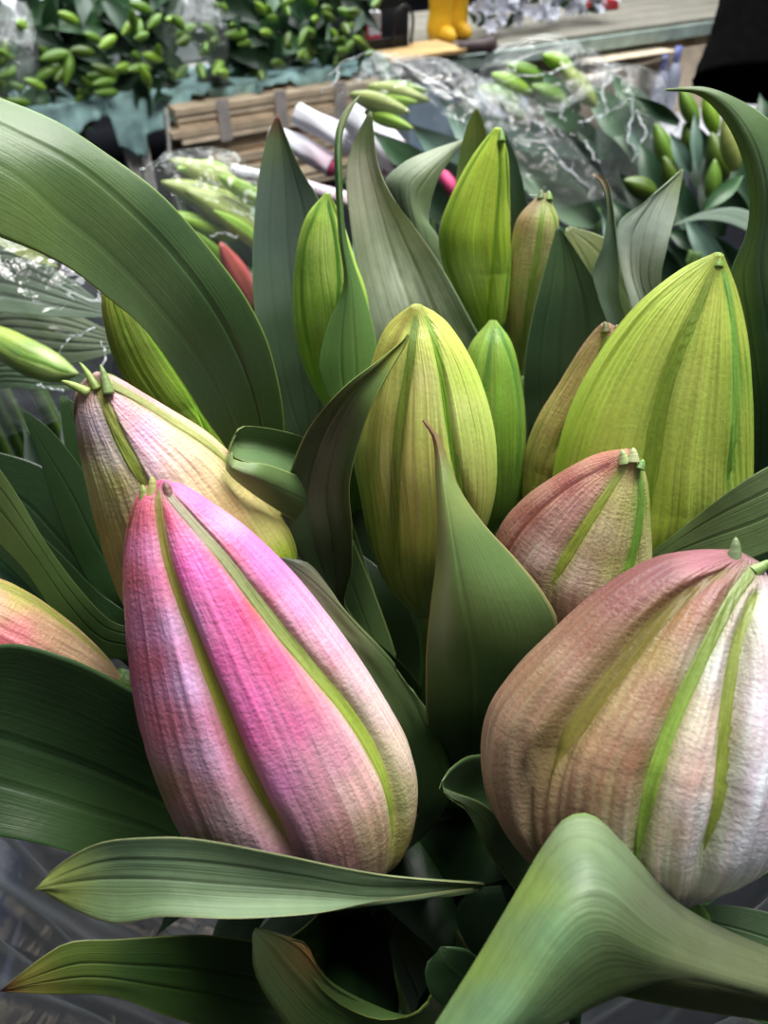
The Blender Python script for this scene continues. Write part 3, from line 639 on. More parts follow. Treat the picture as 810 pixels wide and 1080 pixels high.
# ---- tall back bud
L8_ = Lily('lily with the tall glossy lime green bud rising highest at the top centre')
L8_.bud([(521, 135), (498, 165), (476, 205), (463, 242), (465, 272), (475, 302), (490, 330), (503, 348), (513, 355)], [(529, 135), (536, 165), (538, 210), (539, 260), (538, 300), (534, 335), (528, 350), (519, 357)], [.30, .315, .33, .34],
        stops=[(510, 160, (176, 204, 60)), (495, 190, (180, 208, 66)), (480, 230, (140, 176, 36)), (470, 250, (120, 160, 30)), (500, 240, (176, 204, 60)), (500, 290, (190, 220, 120)), (512, 300, (150, 186, 50)), (520, 200, (180, 205, 60)), (520, 260, (140, 172, 30)), (532, 200, (130, 165, 50)), (534, 280, (110, 150, 34)), (505, 335, (130, 170, 40))],
        ribs=[dict(p=[(527, 142), (528, 190), (524, 250), (518, 310), (514, 340)], w=(4, 5, 6), c=[(0, (100, 140, 50)), (1, (130, 165, 30))], g=1.1, lip=-1), dict(p=[(533, 150), (537, 210), (537, 280), (532, 335)], w=(4, 4, 5), c=[(0, (90, 130, 50)), (1, (96, 140, 40))], g=.4), dict(th=2.6, w=(8, 8), c=[(0, GR), (1, GR)]), dict(th=-1.1, w=(5, 6), c=[(0, (130, 170, 50)), (1, (130, 170, 50))])],
        tips=[((528, 146), (527, 134), 7, (100, 136, 56), .2)], mat=M_gbud, wr=.03, wf=(10, 1.6), sf=(18, 1.4), strp=.2, lob=.1)
L8_.leaf([[(470, 300), (478, 230), (482, 180), (490, 140), (501, 114)], [(490, 300), (500, 230), (502, 180), (502, 140), (502, 113)], [(510, 300), (518, 220), (516, 170), (512, 135), (503, 113)]], d=[.36, .35, .345, .34], att=.1, stops=[(500, 125, (110, 132, 56)), (488, 170, (86, 112, 50)), (480, 220, (110, 140, 60))], fold=.004)
L8_.leaf([[(505, 330), (515, 260), (520, 200), (522, 165), (530, 140)], [(530, 340), (538, 270), (538, 205), (533, 165), (531, 139)], [(560, 330), (560, 260), (554, 205), (544, 165), (532, 139)]], d=[.37, .36, .352, .35], att=.14, stops=[(545, 190, (50, 80, 60)), (535, 260, (44, 74, 50))], fold=.004)
L8_.leaf([[(430, 300), (425, 250), (405, 195), (425, 172), (455, 158), (488, 147)], [(445, 300), (440, 250), (430, 200), (445, 180), (468, 162), (489, 147)], [(470, 300), (462, 250), (452, 232), (462, 190), (478, 165), (490, 148)]], d=[.36, .35, .345, .35], att=.16, mat=M_leafb,
         stops=[(450, 170, (140, 160, 130)), (420, 195, (104, 128, 100)), (455, 200, (120, 146, 110)), (445, 230, (110, 140, 100)), (430, 215, (96, 118, 92))], fold=-.008, edge=(150, 170, 140), veins=(.3, .5, .7), vc=.75)
L8_.fill(4)

# ---- brownish bud behind
L9_ = Lily('lily with a narrow bud flushed brown beside the tall lime bud at the back')
L9_.bud([(570, 204), (546, 230), (538, 265), (533, 310), (535, 350), (543, 378), (549, 400)], [(577, 204), (589, 233), (585, 275), (573, 320), (562, 360), (556, 385), (553, 400)], [.32, .335, .35],
        stops=[(565, 215, (120, 90, 70)), (550, 235, (140, 105, 84)), (545, 280, (170, 150, 100)), (560, 300, (166, 176, 96)), (540, 330, (170, 156, 96)), (550, 360, (156, 164, 80)), (575, 230, (176, 186, 110)), (578, 280, (160, 176, 96)), (565, 260, (182, 170, 120))],
        ribs=[dict(p=[(574, 212), (568, 260), (560, 310), (552, 365)], w=(5, 7, 7), c=[(0, (130, 150, 70)), (1, (130, 160, 60))], g=.8), dict(p=[(579, 212), (587, 240), (582, 285), (570, 330)], w=(4, 5, 5), c=[(0, (120, 150, 70)), (1, (130, 160, 70))], g=.4), dict(th=2.8, w=(8, 8), c=[(0, GR), (1, GR)])],
        tips=[((570, 208), (570, 200), 7, (80, 100, 50), .2), ((578, 209), (578, 201), 7, (110, 140, 60), .2)], wr=.015, lob=.08)
L9_.leaf([[(555, 470), (552, 420), (554, 375), (562, 330), (574, 285), (587, 240)], [(590, 470), (590, 410), (592, 360), (596, 310), (594, 265), (588, 239)], [(640, 470), (650, 400), (650, 340), (632, 302), (610, 268), (590, 239)]], d=[.33, .315, .31, .31], fold=.006, att=.1,
         stops=[(590, 280, (62, 92, 56)), (570, 350, (48, 76, 48)), (610, 340, (50, 80, 52)), (580, 420, (38, 62, 32)), (630, 320, (56, 86, 58))], edge=(90, 116, 80), veins=(.5, .25, .75), vd=.0006)
L9_.leaf([[(640, 360), (630, 310), (625, 288), (636, 258), (641, 220), (634, 192), (624, 184)], [(650, 360), (642, 310), (641, 280), (645, 250), (643, 218), (637, 192), (625, 183)], [(665, 360), (654, 315), (653, 280), (650, 250), (646, 216), (640, 190), (626, 182)]], d=[.31, .30, .295, .295], att=.14,
         stops=[(640, 290, (100, 128, 108)), (643, 220, (84, 108, 80)), (628, 184, (130, 110, 80)), (648, 260, (90, 120, 104))], veins=(.5,), edge=(110, 136, 110), fold=.002)
L9_.fill(4)

# ---- brown bud behind the big green one
L10_ = Lily('lily with the tan brown bud squeezed behind the left flank of the largest green bud')
L10_.bud([(634, 343), (612, 370), (590, 405), (568, 440), (554, 475), (549, 510), (551, 540), (562, 568)], [(646, 343), (658, 352), (656, 400), (640, 450), (625, 500), (605, 540), (585, 565), (570, 572)], [.255, .27, .285, .295],
         stops=[(620, 365, (150, 125, 90)), (655, 360, (130, 100, 80)), (605, 400, (176, 150, 100)), (580, 440, (176, 158, 100)), (600, 460, (150, 120, 70)), (570, 480, (180, 170, 100)), (560, 510, (166, 166, 80)), (580, 500, (140, 120, 60)), (640, 380, (156, 120, 84))],
         ribs=[dict(p=[(639, 352), (632, 385), (612, 430), (580, 480)], w=(8, 9, 5), c=[(0, (96, 106, 40)), (.5, (110, 120, 50)), (1, (150, 150, 70))], g=1), dict(p=[(628, 355), (590, 410), (560, 470), (552, 520)], w=(5, 6, 6), c=[(0, (150, 130, 80)), (1, (160, 160, 80))], g=.6), dict(th=2.8, w=(8, 8), c=[(0, GR), (1, GR)])],
         tips=[((638, 348), (637, 339), 8, (90, 90, 50), .3), ((650, 350), (650, 342), 8, (100, 80, 60), .3)], wr=.025, lob=.09)
L10_.leaf([[(600, 420), (590, 340), (590, 280), (597, 240)], [(650, 420), (640, 340), (620, 280), (598, 240)], [(760, 400), (720, 345), (690, 295), (640, 252), (600, 238)]], d=[.35, .345, .34, .34], att=.1, stops=[(620, 260, (110, 128, 70)), (670, 310, (92, 118, 62)), (640, 300, (84, 110, 56))], edge=(130, 150, 90), veins=(.5, .75))
L10_.leaf([[(680, 420), (665, 330), (652, 280), (651, 237), (680, 212), (703, 192), (719, 178)], [(700, 420), (690, 340), (675, 290), (680, 245), (698, 205), (720, 178)], [(720, 420), (708, 340), (696, 298), (703, 262), (713, 225), (721, 179)]], d=[.34, .325, .315, .315], fold=.003, att=.14, mat=M_leafb,
         stops=[(712, 190, (130, 156, 104)), (695, 215, (164, 186, 174)), (665, 245, (166, 190, 180)), (690, 260, (180, 200, 188)), (695, 290, (136, 160, 136)), (675, 280, (170, 186, 166)), (680, 240, (150, 176, 168))], edge=(130, 160, 120), veins=(.3, .5, .7), vd=.0008, wav=.004)
L10_.fill(4)

# ---- the largest green bud
L11_ = Lily('lily with the largest green bud, ridged and yellow-green, standing at the right')
L11_.bud([(753, 268), (715, 290), (680, 318), (648, 355), (618, 402), (597, 450), (585, 500), (583, 540), (600, 575), (640, 598), (670, 603)],
         [(763, 268), (775, 300), (784, 345), (788, 400), (787, 460), (783, 520), (765, 562), (735, 588), (700, 600)], [.20, .218, .236, .25],
         stops=[(740, 280, (150, 170, 60)), (720, 310, (170, 190, 80)), (690, 330, (160, 182, 70)), (700, 370, (166, 184, 76)), (650, 380, (160, 184, 70)), (640, 430, (170, 190, 78)), (620, 440, (150, 176, 60)), (600, 480, (130, 160, 46)), (660, 460, (166, 186, 80)), (640, 500, (156, 176, 66)),
                (745, 320, (186, 200, 90)), (735, 400, (176, 190, 86)), (720, 480, (166, 184, 76)), (710, 540, (150, 170, 60)), (760, 400, (160, 180, 66)), (765, 340, (176, 196, 80)), (780, 400, (130, 170, 60)), (775, 480, (140, 165, 56)), (740, 500, (170, 186, 80)), (740, 550, (140, 160, 60))],
         ribs=[dict(p=[(753, 285), (735, 330), (712, 380), (697, 430), (688, 480), (685, 540)], w=(7, 16, 24), c=[(0, (130, 150, 60)), (.3, (116, 142, 44)), (1, (104, 130, 36))], g=.6, lip=-1, h=.05),
               dict(p=[(764, 285), (775, 340), (779, 400), (778, 460), (770, 520)], w=(7, 11, 12), c=[(0, (130, 180, 90)), (.3, (120, 170, 70)), (1, (120, 160, 60))], g=.9, h=.45),
               dict(th=2.8, w=(8, 12), c=[(0, GR), (1, GR)]), dict(p=[(735, 285), (680, 330), (630, 400), (600, 470)], w=(4, 5, 5), c=[(0, (150, 170, 60)), (1, (140, 165, 60))], g=.4, h=.2)],
         tips=[((757, 278), (758, 266), 8, (120, 156, 70), .2)], mat=M_gbud, wr=.045, wf=(30, 1.8), sf=(34, 1.6), strp=.10, lob=.07)
L11_.leaf([[(760, 570), (785, 500), (790, 430), (775, 330), (770, 290), (787, 245), (790, 205), (780, 160), (762, 125), (735, 100), (700, 96)],
           [(800, 560), (815, 500), (820, 430), (810, 340), (803, 280), (808, 235), (808, 195), (795, 150), (772, 115), (745, 97), (702, 94)],
           [(850, 560), (860, 500), (865, 420), (860, 330), (850, 270), (850, 220), (840, 170), (815, 130), (785, 108), (745, 92), (704, 93)]], d=[.30, .27, .245, .225, .22], fold=-.006, att=.1,
          stops=[(800, 350, (74, 110, 80)), (790, 200, (90, 124, 84)), (770, 130, (80, 116, 66)), (730, 98, (90, 124, 60)), (790, 280, (96, 130, 100)), (795, 450, (56, 90, 60))], edge=(130, 160, 120), veins=(.5, .25), vd=.0005)
L11_.leaf([[(640, 640), (690, 600), (740, 600), (790, 590), (860, 560)], [(640, 625), (700, 585), (750, 560), (800, 540), (860, 510)], [(640, 615), (690, 580), (740, 540), (780, 510), (812, 491), (860, 470)]], d=[.235, .20, .19, .185], att=.16, stops=[(740, 560, (84, 110, 66)), (800, 510, (96, 124, 74)), (700, 580, (70, 96, 56)), (790, 560, (86, 118, 64))], edge=(120, 145, 90), veins=(.4, .7), mat=M_leafb)
L11_.fill(5)

# ---- maroon bud
L12_ = Lily('lily with the small maroon bud, just above the large cream bud')
L12_.bud([(654, 479), (610, 495), (565, 525), (530, 558), (520, 590), (530, 625), (560, 655), (600, 675)], [(672, 479), (682, 505), (685, 545), (687, 590), (680, 630), (660, 662), (625, 677)], [.182, .195, .21, .222],
         stops=[(640, 490, (156, 90, 80)), (600, 510, (130, 62, 62)), (560, 545, (110, 55, 50)), (535, 575, (120, 80, 62)), (580, 560, (170, 130, 120)), (610, 540, (176, 130, 125)), (575, 590, (196, 170, 160)), (560, 610, (150, 120, 100)), (630, 520, (190, 140, 130)),
                (655, 520, (200, 196, 130)), (640, 560, (200, 190, 150)), (610, 610, (200, 180, 160)), (650, 600, (176, 176, 110)), (675, 530, (150, 176, 80)), (600, 640, (180, 150, 130)), (660, 550, (190, 190, 120))],
         ribs=[dict(p=[(660, 490), (635, 530), (605, 575), (580, 620)], w=(7, 11, 13), c=[(0, (150, 160, 90)), (.3, (140, 156, 60)), (1, (136, 156, 50))], g=1, lip=1, h=.3), dict(p=[(674, 490), (676, 530), (670, 580), (655, 630)], w=(8, 14, 16), c=[(0, (120, 160, 80)), (.4, (110, 156, 56)), (1, (130, 165, 60))], g=.6, h=.4), dict(th=2.8, w=(8, 10), c=[(0, GR), (1, GR)]), dict(p=[(645, 488), (600, 512), (555, 550), (530, 590)], w=(5, 5, 5), c=[(0, (110, 50, 50)), (1, (110, 70, 50))], g=.4, h=.1)],
         tips=[((657, 486), (655, 474), 9, (150, 166, 110), .4), ((667, 484), (667, 472), 10, (170, 180, 130), .5), ((675, 492), (678, 484), 8, (110, 150, 80), .5)], wr=.02, lob=.07)
L12_.leaf([[(560, 960), (515, 900), (488, 850), (463, 832), (466, 822)], [(552, 930), (525, 880), (495, 850), (470, 838), (466, 826)], [(560, 905), (535, 868), (505, 845), (480, 836), (467, 830)]], d=[.20, .18, .178, .18], att=.2, col=(66, 92, 50), edge=(120, 130, 80), veins=(.5,), vd=.0003)
L12_.leaf([[(545, 900), (500, 860), (468, 838), (464, 828)], [(530, 860), (495, 845), (470, 832), (466, 824)], [(560, 840), (525, 800), (495, 797), (473, 812), (465, 826)]], d=[[.195, .19, .182, .18], [.205, .205, .195, .18], [.215, .205, .19, .18]], att=.24, col=(46, 76, 40), edge=(96, 116, 66))
L12_.leaf([[(540, 1050), (500, 1010), (480, 960), (500, 935)], [(535, 1050), (515, 1000), (508, 960), (515, 935)], [(540, 1040), (530, 1000), (536, 960), (528, 933)]], d=[.21, .20, .195, .192], att=.28, col=(52, 84, 52))
L12_.leaf([[(540, 1100), (490, 1075), (455, 1050), (448, 1020), (460, 1005)], [(540, 1070), (500, 1040), (470, 1015), (462, 1002)], [(545, 1040), (510, 1015), (490, 1000), (465, 998)]], d=[.20, .19, .182, .18], att=.32, col=(52, 88, 48), edge=(110, 150, 100))
L12_.fill()

# ---- large cream bud right
L13_ = Lily('lily with the huge cream and dusty rose bud with green ribs, right')
L13_.bud([(775, 580), (735, 582), (690, 592), (640, 624), (590, 670), (545, 715), (522, 752), (515, 800), (522, 850), (538, 880), (560, 908), (605, 942), (660, 962), (706, 957)],
         [(800, 592), (818, 625), (838, 680), (850, 740), (846, 795), (828, 850), (798, 893), (765, 922), (738, 938), (715, 948)], [.154, .157, .160, .160, .158],
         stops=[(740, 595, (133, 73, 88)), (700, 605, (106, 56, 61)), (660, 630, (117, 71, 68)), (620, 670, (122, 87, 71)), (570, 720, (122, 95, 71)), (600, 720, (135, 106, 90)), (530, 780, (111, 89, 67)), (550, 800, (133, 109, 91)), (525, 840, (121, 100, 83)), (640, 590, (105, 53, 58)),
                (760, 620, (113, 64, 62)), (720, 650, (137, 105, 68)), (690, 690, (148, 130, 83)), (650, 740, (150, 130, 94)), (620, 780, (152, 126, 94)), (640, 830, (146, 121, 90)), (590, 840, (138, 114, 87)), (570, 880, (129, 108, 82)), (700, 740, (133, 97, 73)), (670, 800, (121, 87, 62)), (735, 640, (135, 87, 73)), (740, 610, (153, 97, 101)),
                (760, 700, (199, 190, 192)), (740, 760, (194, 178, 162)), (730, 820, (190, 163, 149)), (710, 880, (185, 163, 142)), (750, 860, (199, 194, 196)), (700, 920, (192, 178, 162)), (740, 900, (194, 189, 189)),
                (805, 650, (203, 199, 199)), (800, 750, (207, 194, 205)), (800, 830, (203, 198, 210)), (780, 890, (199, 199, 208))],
         ribs=[dict(p=[(770, 600), (715, 630), (665, 680), (640, 712), (605, 755), (577, 798), (562, 822)], w=(9, 26, 34), c=[(0, (112, 84, 54)), (.3, (108, 98, 46)), (1, (112, 108, 44))], g=1.0, lip=-1, h=.02, lh=1.5),
               dict(p=[(795, 600), (765, 650), (740, 700), (712, 760), (692, 820), (675, 890), (668, 930)], w=(15, 15, 14), c=[(0, (120, 136, 84)), (.25, (112, 128, 62)), (.5, (120, 148, 60)), (1, (126, 152, 60))], g=.9, h=.5),
               dict(p=[(803, 625), (783, 690), (776, 760), (775, 830), (766, 880), (748, 922)], w=(13, 19, 14), c=[(0, (130, 142, 76)), (.5, (120, 132, 54)), (1, (112, 128, 52))], g=1.1, lip=1, h=.05, lh=1.4),
               dict(th=2.8, w=(8, 12), c=[(0, GR), (1, GR)]), dict(th=-2.3, w=(8, 12), c=[(0, GR), (1, GR)])],
         tips=[((772, 590), (775, 566), 14, (110, 128, 90), .5), ((798, 600), (812, 590), 12, (130, 160, 90), .9)], wr=.038, wf=(20, 3.2), strp=.2, sf=(28, 2.5), lob=.15, flat=.84)
L13_.leaf([[(900, 1050), (860, 1022), (810, 1000), (760, 978), (712, 950), (680, 915), (650, 880), (630, 862), (612, 857), (592, 866), (570, 897), (545, 940), (505, 1008), (460, 1080), (430, 1130)],
           [(900, 1060), (860, 1038), (800, 1020), (745, 1002), (700, 978), (668, 950), (645, 925), (628, 912), (612, 912), (596, 925), (578, 950), (555, 985), (520, 1040), (475, 1100), (432, 1140)],
           [(900, 1070), (860, 1054), (800, 1038), (745, 1022), (698, 1005), (668, 990), (645, 975), (628, 970), (612, 975), (598, 988), (580, 1010), (560, 1040), (530, 1080), (480, 1125), (434, 1150)],
           [(900, 1090), (860, 1072), (810, 1052), (770, 1040), (735, 1034), (705, 1034), (675, 1042), (645, 1054), (620, 1066), (595, 1080), (570, 1092), (545, 1105), (520, 1125), (480, 1150), (436, 1160)]],
          d=[[.150, .142, .136, .136, .130, .122], [.145, .134, .125, .121, .118, .116], [.142, .130, .120, .115, .112, .112], [.145, .132, .122, .118, .116, .116]],
          att=.2, stops=[(560, 940, (124, 160, 70)), (500, 1020, (120, 156, 68)), (620, 870, (112, 138, 100)), (620, 920, (98, 126, 94)), (580, 980, (96, 138, 94)), (520, 1060, (98, 140, 100)), (680, 1000, (70, 90, 54)), (640, 1040, (64, 86, 44)), (720, 1010, (84, 98, 66)), (780, 1020, (92, 108, 74)), (700, 960, (88, 102, 78)), (760, 985, (90, 104, 78))],
          edge=(128, 160, 84), veins=(.5,), vd=.0003, vc=.95, mat=M_leafb, nt=150, m=51)
L13_.leaf([[(640, 960), (700, 985), (780, 1010), (870, 1040)], [(650, 955), (710, 965), (780, 980), (870, 1010)], [(660, 950), (715, 955), (770, 955), (820, 965), (880, 990)]], d=[.19, .17, .165, .165], att=.26, stops=[(740, 965, (70, 104, 70)), (800, 975, (84, 116, 80)), (700, 960, (60, 90, 60))], veins=(.5,))
L13_.leaf([[(640, 950), (720, 965), (780, 935), (860, 905)], [(650, 940), (730, 955), (780, 920), (860, 890)], [(660, 930), (730, 935), (780, 905), (820, 880), (870, 860)]], d=[.22, .21, .205, .20], att=.3, stops=[(760, 930, (48, 80, 48)), (800, 890, (40, 72, 36))], veins=(.5,))
L13_.leaf([[(840, 680), (830, 640), (815, 600), (812, 575)], [(860, 680), (850, 640), (840, 600), (815, 572)], [(880, 680), (880, 640), (870, 600), (850, 570), (812, 570)]], d=[.20, .19, .19, .19], att=.1, col=(110, 150, 60))
L13_.fill()

# ================================================================ SLEEVE, BUCKET
def revolve(prof, n, cen, wob=None):
    vs = []
    for k, (r, z) in enumerate(prof):
        for j in range(n):
            a = 2 * math.pi * j / n
            rr = r * (1 + (wob(a, k / (len(prof) - 1)) if wob else 0))
            vs.append((cen[0] + rr * math.cos(a), cen[1] + rr * math.sin(a), z))
    return np.array(vs), grid_faces(len(prof), n, 0, True)
BC = (0.0, .25)
prof = [(float(np.interp(k / 40, [0, .12, .3, .6, 1], [.07, .11, .145, .165, .18])), .5 + .36 * k / 40) for k in range(41)]
vs, fs = revolve(prof, 360, (0, .2), lambda a, t: (.3 + .7 * t) * (.03 * math.sin(a * 9 + 3 * t) + .025 * math.sin(a * 31 + 5 * t) + .02 * math.sin(a * 57 - 4 * t)))
tag(mesh_obj('plastic_sleeve', vs, fs, M_sleeve), 'cloudy translucent plastic sleeve wrapped around the front lily bunch', 'plastic wrap')
M_black = simple_mat('black_plastic', c(24, 25, 27), .5, noise=60, var=.2, bump=.0005)
prof = [(.001, .004), (.11, .004), (.112, .006), (.135, .30), (.142, .305), (.142, .315), (.131, .315), (.108, .012), (.001, .012)]
vs, fs = revolve(prof, 64, BC)
bk = thing('flower_bucket', 'black plastic bucket holding the front bunch of lilies', 'bucket', (BC[0], BC[1], 0))
mesh_obj('body', vs, fs, M_black, bk)

exec_bg = True
# ================================================================ ROOM
M_floor = simple_mat('wet_concrete', c(24, 25, 30), .95, .05, noise=3.5, var=.35, bump=.004)
def quadbox(name, p, mat, kind=None, parent=None):
    (x0, x1), (y0, y1), (z0, z1) = p
    v = [(x, y, z) for z in (z0, z1) for y in (y0, y1) for x in (x0, x1)]
    f = [(0, 2, 3, 1), (4, 5, 7, 6), (0, 1, 5, 4), (2, 6, 7, 3), (0, 4, 6, 2), (1, 3, 7, 5)]
    o = mesh_obj(name, np.array(v, float), f, mat, parent, smooth=False)
    if kind: o['kind'] = kind
    return o
quadbox('floor', ((-6, 6), (-2, 10), (-.1, 0)), M_floor, 'structure')
M_wall = simple_mat('grey_wall', c(120, 122, 124), .9, noise=2, var=.2)
quadbox('wall_back', ((-6, 6), (9.9, 10), (0, 3.6)), M_wall, 'structure')


# ================================================================ BACKGROUND
def tree_copy(o, parent=None):
    n = o.copy(); COL.objects.link(n)
    if parent: n.parent = parent
    for ch in list(o.children): tree_copy(ch, n)
    return n
def t_bud(colA, colB, seed):
    n, m = 22, 24; vs = []; cs = []
    for i in range(n):
        u = i / (n - 1); r = .17 * (math.sin(math.pi * min(1, u * .93 + .05)) ** .75) * (1 - .25 * u)
        for j in range(m):
            t = 2 * math.pi * j / m; g = abs(math.sin(t * 1.5)) ** .6
            vs.append((r * math.cos(t) * (.86 + .14 * g), r * math.sin(t) * (.86 + .14 * g), u))
            k = (1 - g) ** 2; w = min(1, k + .3 * random.random())
            cs.append([a * (1 - w) + b * w for a, b in zip(c(*colA), c(*colB))])
    f = grid_faces(n, m, 0, True); f.append(tuple(range(m))[::-1]); f.append(tuple((n - 1) * m + j for j in range(m)))
    o = mesh_obj('bud', vs, f, M_gbud, None, np.array(cs), np.array([(.5, v[2]) for v in vs])); me = o.data; bpy.data.objects.remove(o); return me
def t_leaf(col, bend, seed):
    n, m = 20, 9; vs = []
    for i in range(n):
        u = i / (n - 1); w = .13 * math.sin(math.pi * min(1, u * .9 + .08)) ** .8 * (1 - u ** 4) + .002
        cx = bend * u * u
        for j in range(m):
            a = j / (m - 1) * 2 - 1
            vs.append((a * w, -cx + .35 * w * a * a + .015 * math.sin(u * 9 + seed) * a, u * (1 - .25 * abs(bend) * u)))
    f = grid_faces(n, m, 0)
    n0 = len(vs); vs += [(x, y - .006, z) for x, y, z in vs]; f += [tuple(reversed([q + n0 for q in a])) for a in f]
    cs = [[q * (1 - .3 * math.exp(-((k % m) - 4) ** 2)) for q in c(*col)] for k in range(len(vs))]
    uv = [((k % m) / 8, v[2]) for k, v in enumerate(vs)]
    o = mesh_obj('leaf', vs, f, M_leaf, None, np.array(cs), np.array(uv)); me = o.data; bpy.data.objects.remove(o); return me
TB = dict(lime=t_bud((150, 188, 66), (96, 136, 40), 1), green=t_bud((112, 150, 56), (72, 108, 34), 2), pale=t_bud((160, 172, 96), (116, 138, 58), 3), dark=t_bud((84, 110, 34), (56, 80, 24), 4), rose=t_bud((196, 92, 92), (150, 80, 60), 5))
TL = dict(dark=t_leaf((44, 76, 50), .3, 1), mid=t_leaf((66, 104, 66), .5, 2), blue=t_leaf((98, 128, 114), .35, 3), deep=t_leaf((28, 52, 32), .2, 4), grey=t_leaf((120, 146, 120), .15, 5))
def put(me, name, parent, p0, p1, wid=1.0, hint=(0, -1, .6)):
    p0 = Vector([float(x) for x in p0]); p1 = Vector([float(x) for x in p1]); z = p1 - p0; ln = z.length; z.normalize()
    y = Vector(hint); x = y.cross(z)
    if x.length < 1e-3: x = Vector((1, 0, 0))
    x.normalize(); y = z.cross(x)
    M = Matrix((x * ln * wid, y * ln * wid, z * ln)).transposed().to_4x4(); M.translation = p0
    o = bpy.data.objects.new(name, me); COL.objects.link(o)
    adopt(o, parent); o.matrix_basis = M
    return o
def pb(parent, kind, base, tip, d0, d1=None, w=1.0):
    return put(TB[kind], 'bud', parent, P(base[0], base[1], d0), P(tip[0], tip[1], d1 or d0), w)
def pl(parent, kind, base, tip, d0, d1=None, w=1.0, hint=None):
    return put(TL[kind], 'leaf', parent, P(base[0], base[1], d0), P(tip[0], tip[1], d1 or d0), w, hint or tuple(C0 - P(base[0], base[1], d0)))

def film(parent, L, R, d, nt=90, nth=120, amp=.03, seed=0, mat=None, name='cellophane', flat=.8):
    s = np.linspace(0, 1, nt); Lp = spl(L, nt); Rp = spl(R, nt); dd = np.interp(s, np.linspace(0, 1, len(d)), d)
    Lw = P(Lp[:, 0], Lp[:, 1], dd); Rw = P(Rp[:, 0], Rp[:, 1], dd); C = (Lw + Rw) / 2; U = (Rw - Lw) / 2; hw = np.linalg.norm(U, axis=1)
    T = np.gradient(C, axis=0); V = np.cross(T, U); V /= np.linalg.norm(V, axis=1)[:, None]; V *= hw[:, None] * flat
    th = np.linspace(0, 2 * math.pi, nth, endpoint=False); I, TH = np.meshgrid(np.arange(nt), th, indexing='ij')
    x = np.cos(TH) * 3 + 7; y = np.sin(TH) * 3 + s[I] * 7 + 9
    r = 1 + amp * 8 * (np.abs(fbm(x, y, seed, 3) - .5)) + amp * 2 * (np.abs(fbm(x * 4, y * 4, seed + 4, 2) - .5)) - amp
    p = C[I] + (r * np.sin(TH))[..., None] * U[I] + (r * np.cos(TH))[..., None] * V[I]
    return mesh_obj(name, p.reshape(-1, 3), grid_faces(nt, nth, 0, True), mat or M_film, parent, smooth=True)

def stems(parent, x, y, d, n=4, seed=0):
    top = P(x, y, d)
    for k in range(n):
        a = k * 2.2 + seed; e = np.array([math.cos(a) * .02, math.sin(a) * .02, 0])
        ft = np.array([top[0] + e[0] * 2, top[1] + .1 + e[1] * 2, .01])
        tube(spl([top + e, (top * .6 + ft * .4) + e, ft], 20), .005, M_stem, parent, 'stem', (80, 112, 50), 8)
def bunch(label, cx, cy, d, cat='flower bunch', name='lily_bunch', group=None, seed=0):
    p = P(cx, cy, d)
    r = thing(name, label, cat, (p[0], p[1] + .1, .01), group); stems(r, cx, cy, d, 5, seed); return r

# W1: left, under the arching leaf
g = bunch('cellophane-wrapped bunch of broad grey-green leaves below the arching leaf at the left edge', -20, 360, .50, name='wrapped_lily_bunch')
for rails, dd, st in (
    ([[(-80, 300), (0, 258), (60, 285), (120, 330)], [(-80, 280), (0, 285), (60, 305), (121, 332)], [(-80, 330), (0, 330), (60, 335), (122, 334)]], [.42, .42, .43], (104, 132, 110)),
    ([[(-80, 380), (0, 320), (60, 325), (118, 350)], [(-80, 360), (0, 345), (60, 350), (119, 360)], [(-80, 420), (0, 380), (70, 385), (120, 372)]], [.44, .44, .45], (112, 134, 104)),
    ([[(-80, 400), (0, 372), (50, 380), (100, 400)], [(-80, 410), (0, 392), (50, 396), (101, 402)], [(-80, 430), (0, 410), (60, 412), (104, 406)]], [.43, .43, .44], (84, 116, 84)),
    ([[(-60, 260), (-10, 238), (20, 250), (60, 280)], [(-60, 255), (-10, 246), (20, 262), (61, 281)], [(-60, 270), (-10, 256), (20, 270), (62, 282)]], [.41, .41, .42], (160, 186, 90))):
    leaf(g, rails, d=dd, col=st, veins=(.2, .35, .5, .65, .8), vd=.0015, vc=.7, mat=M_leafb, edge=(130, 150, 120))
bud(g, [(82, 392), (60, 372), (30, 356), (0, 344), (-40, 340)], [(82, 396), (60, 404), (30, 398), (0, 382), (-40, 372)], [.41, .41], stops=[(20, 352, (150, 176, 60)), (30, 370, (100, 130, 50)), (50, 385, (150, 176, 100)), (20, 385, (120, 150, 70)), (70, 385, (140, 166, 90))],
    ribs=[dict(p=[(75, 392), (40, 380), (0, 362)], w=(4, 5, 5), c=[(0, (110, 150, 60)), (1, (110, 150, 60))])], mat=M_gbud, nt=60, nth=80)
for k in ('_c', '_t', '_r'): del g[k]
film(g, [(126, 330), (100, 285), (40, 240), (-100, 200)], [(122, 372), (105, 420), (60, 440), (-100, 470)], [.45, .44, .43], seed=2, amp=.03)

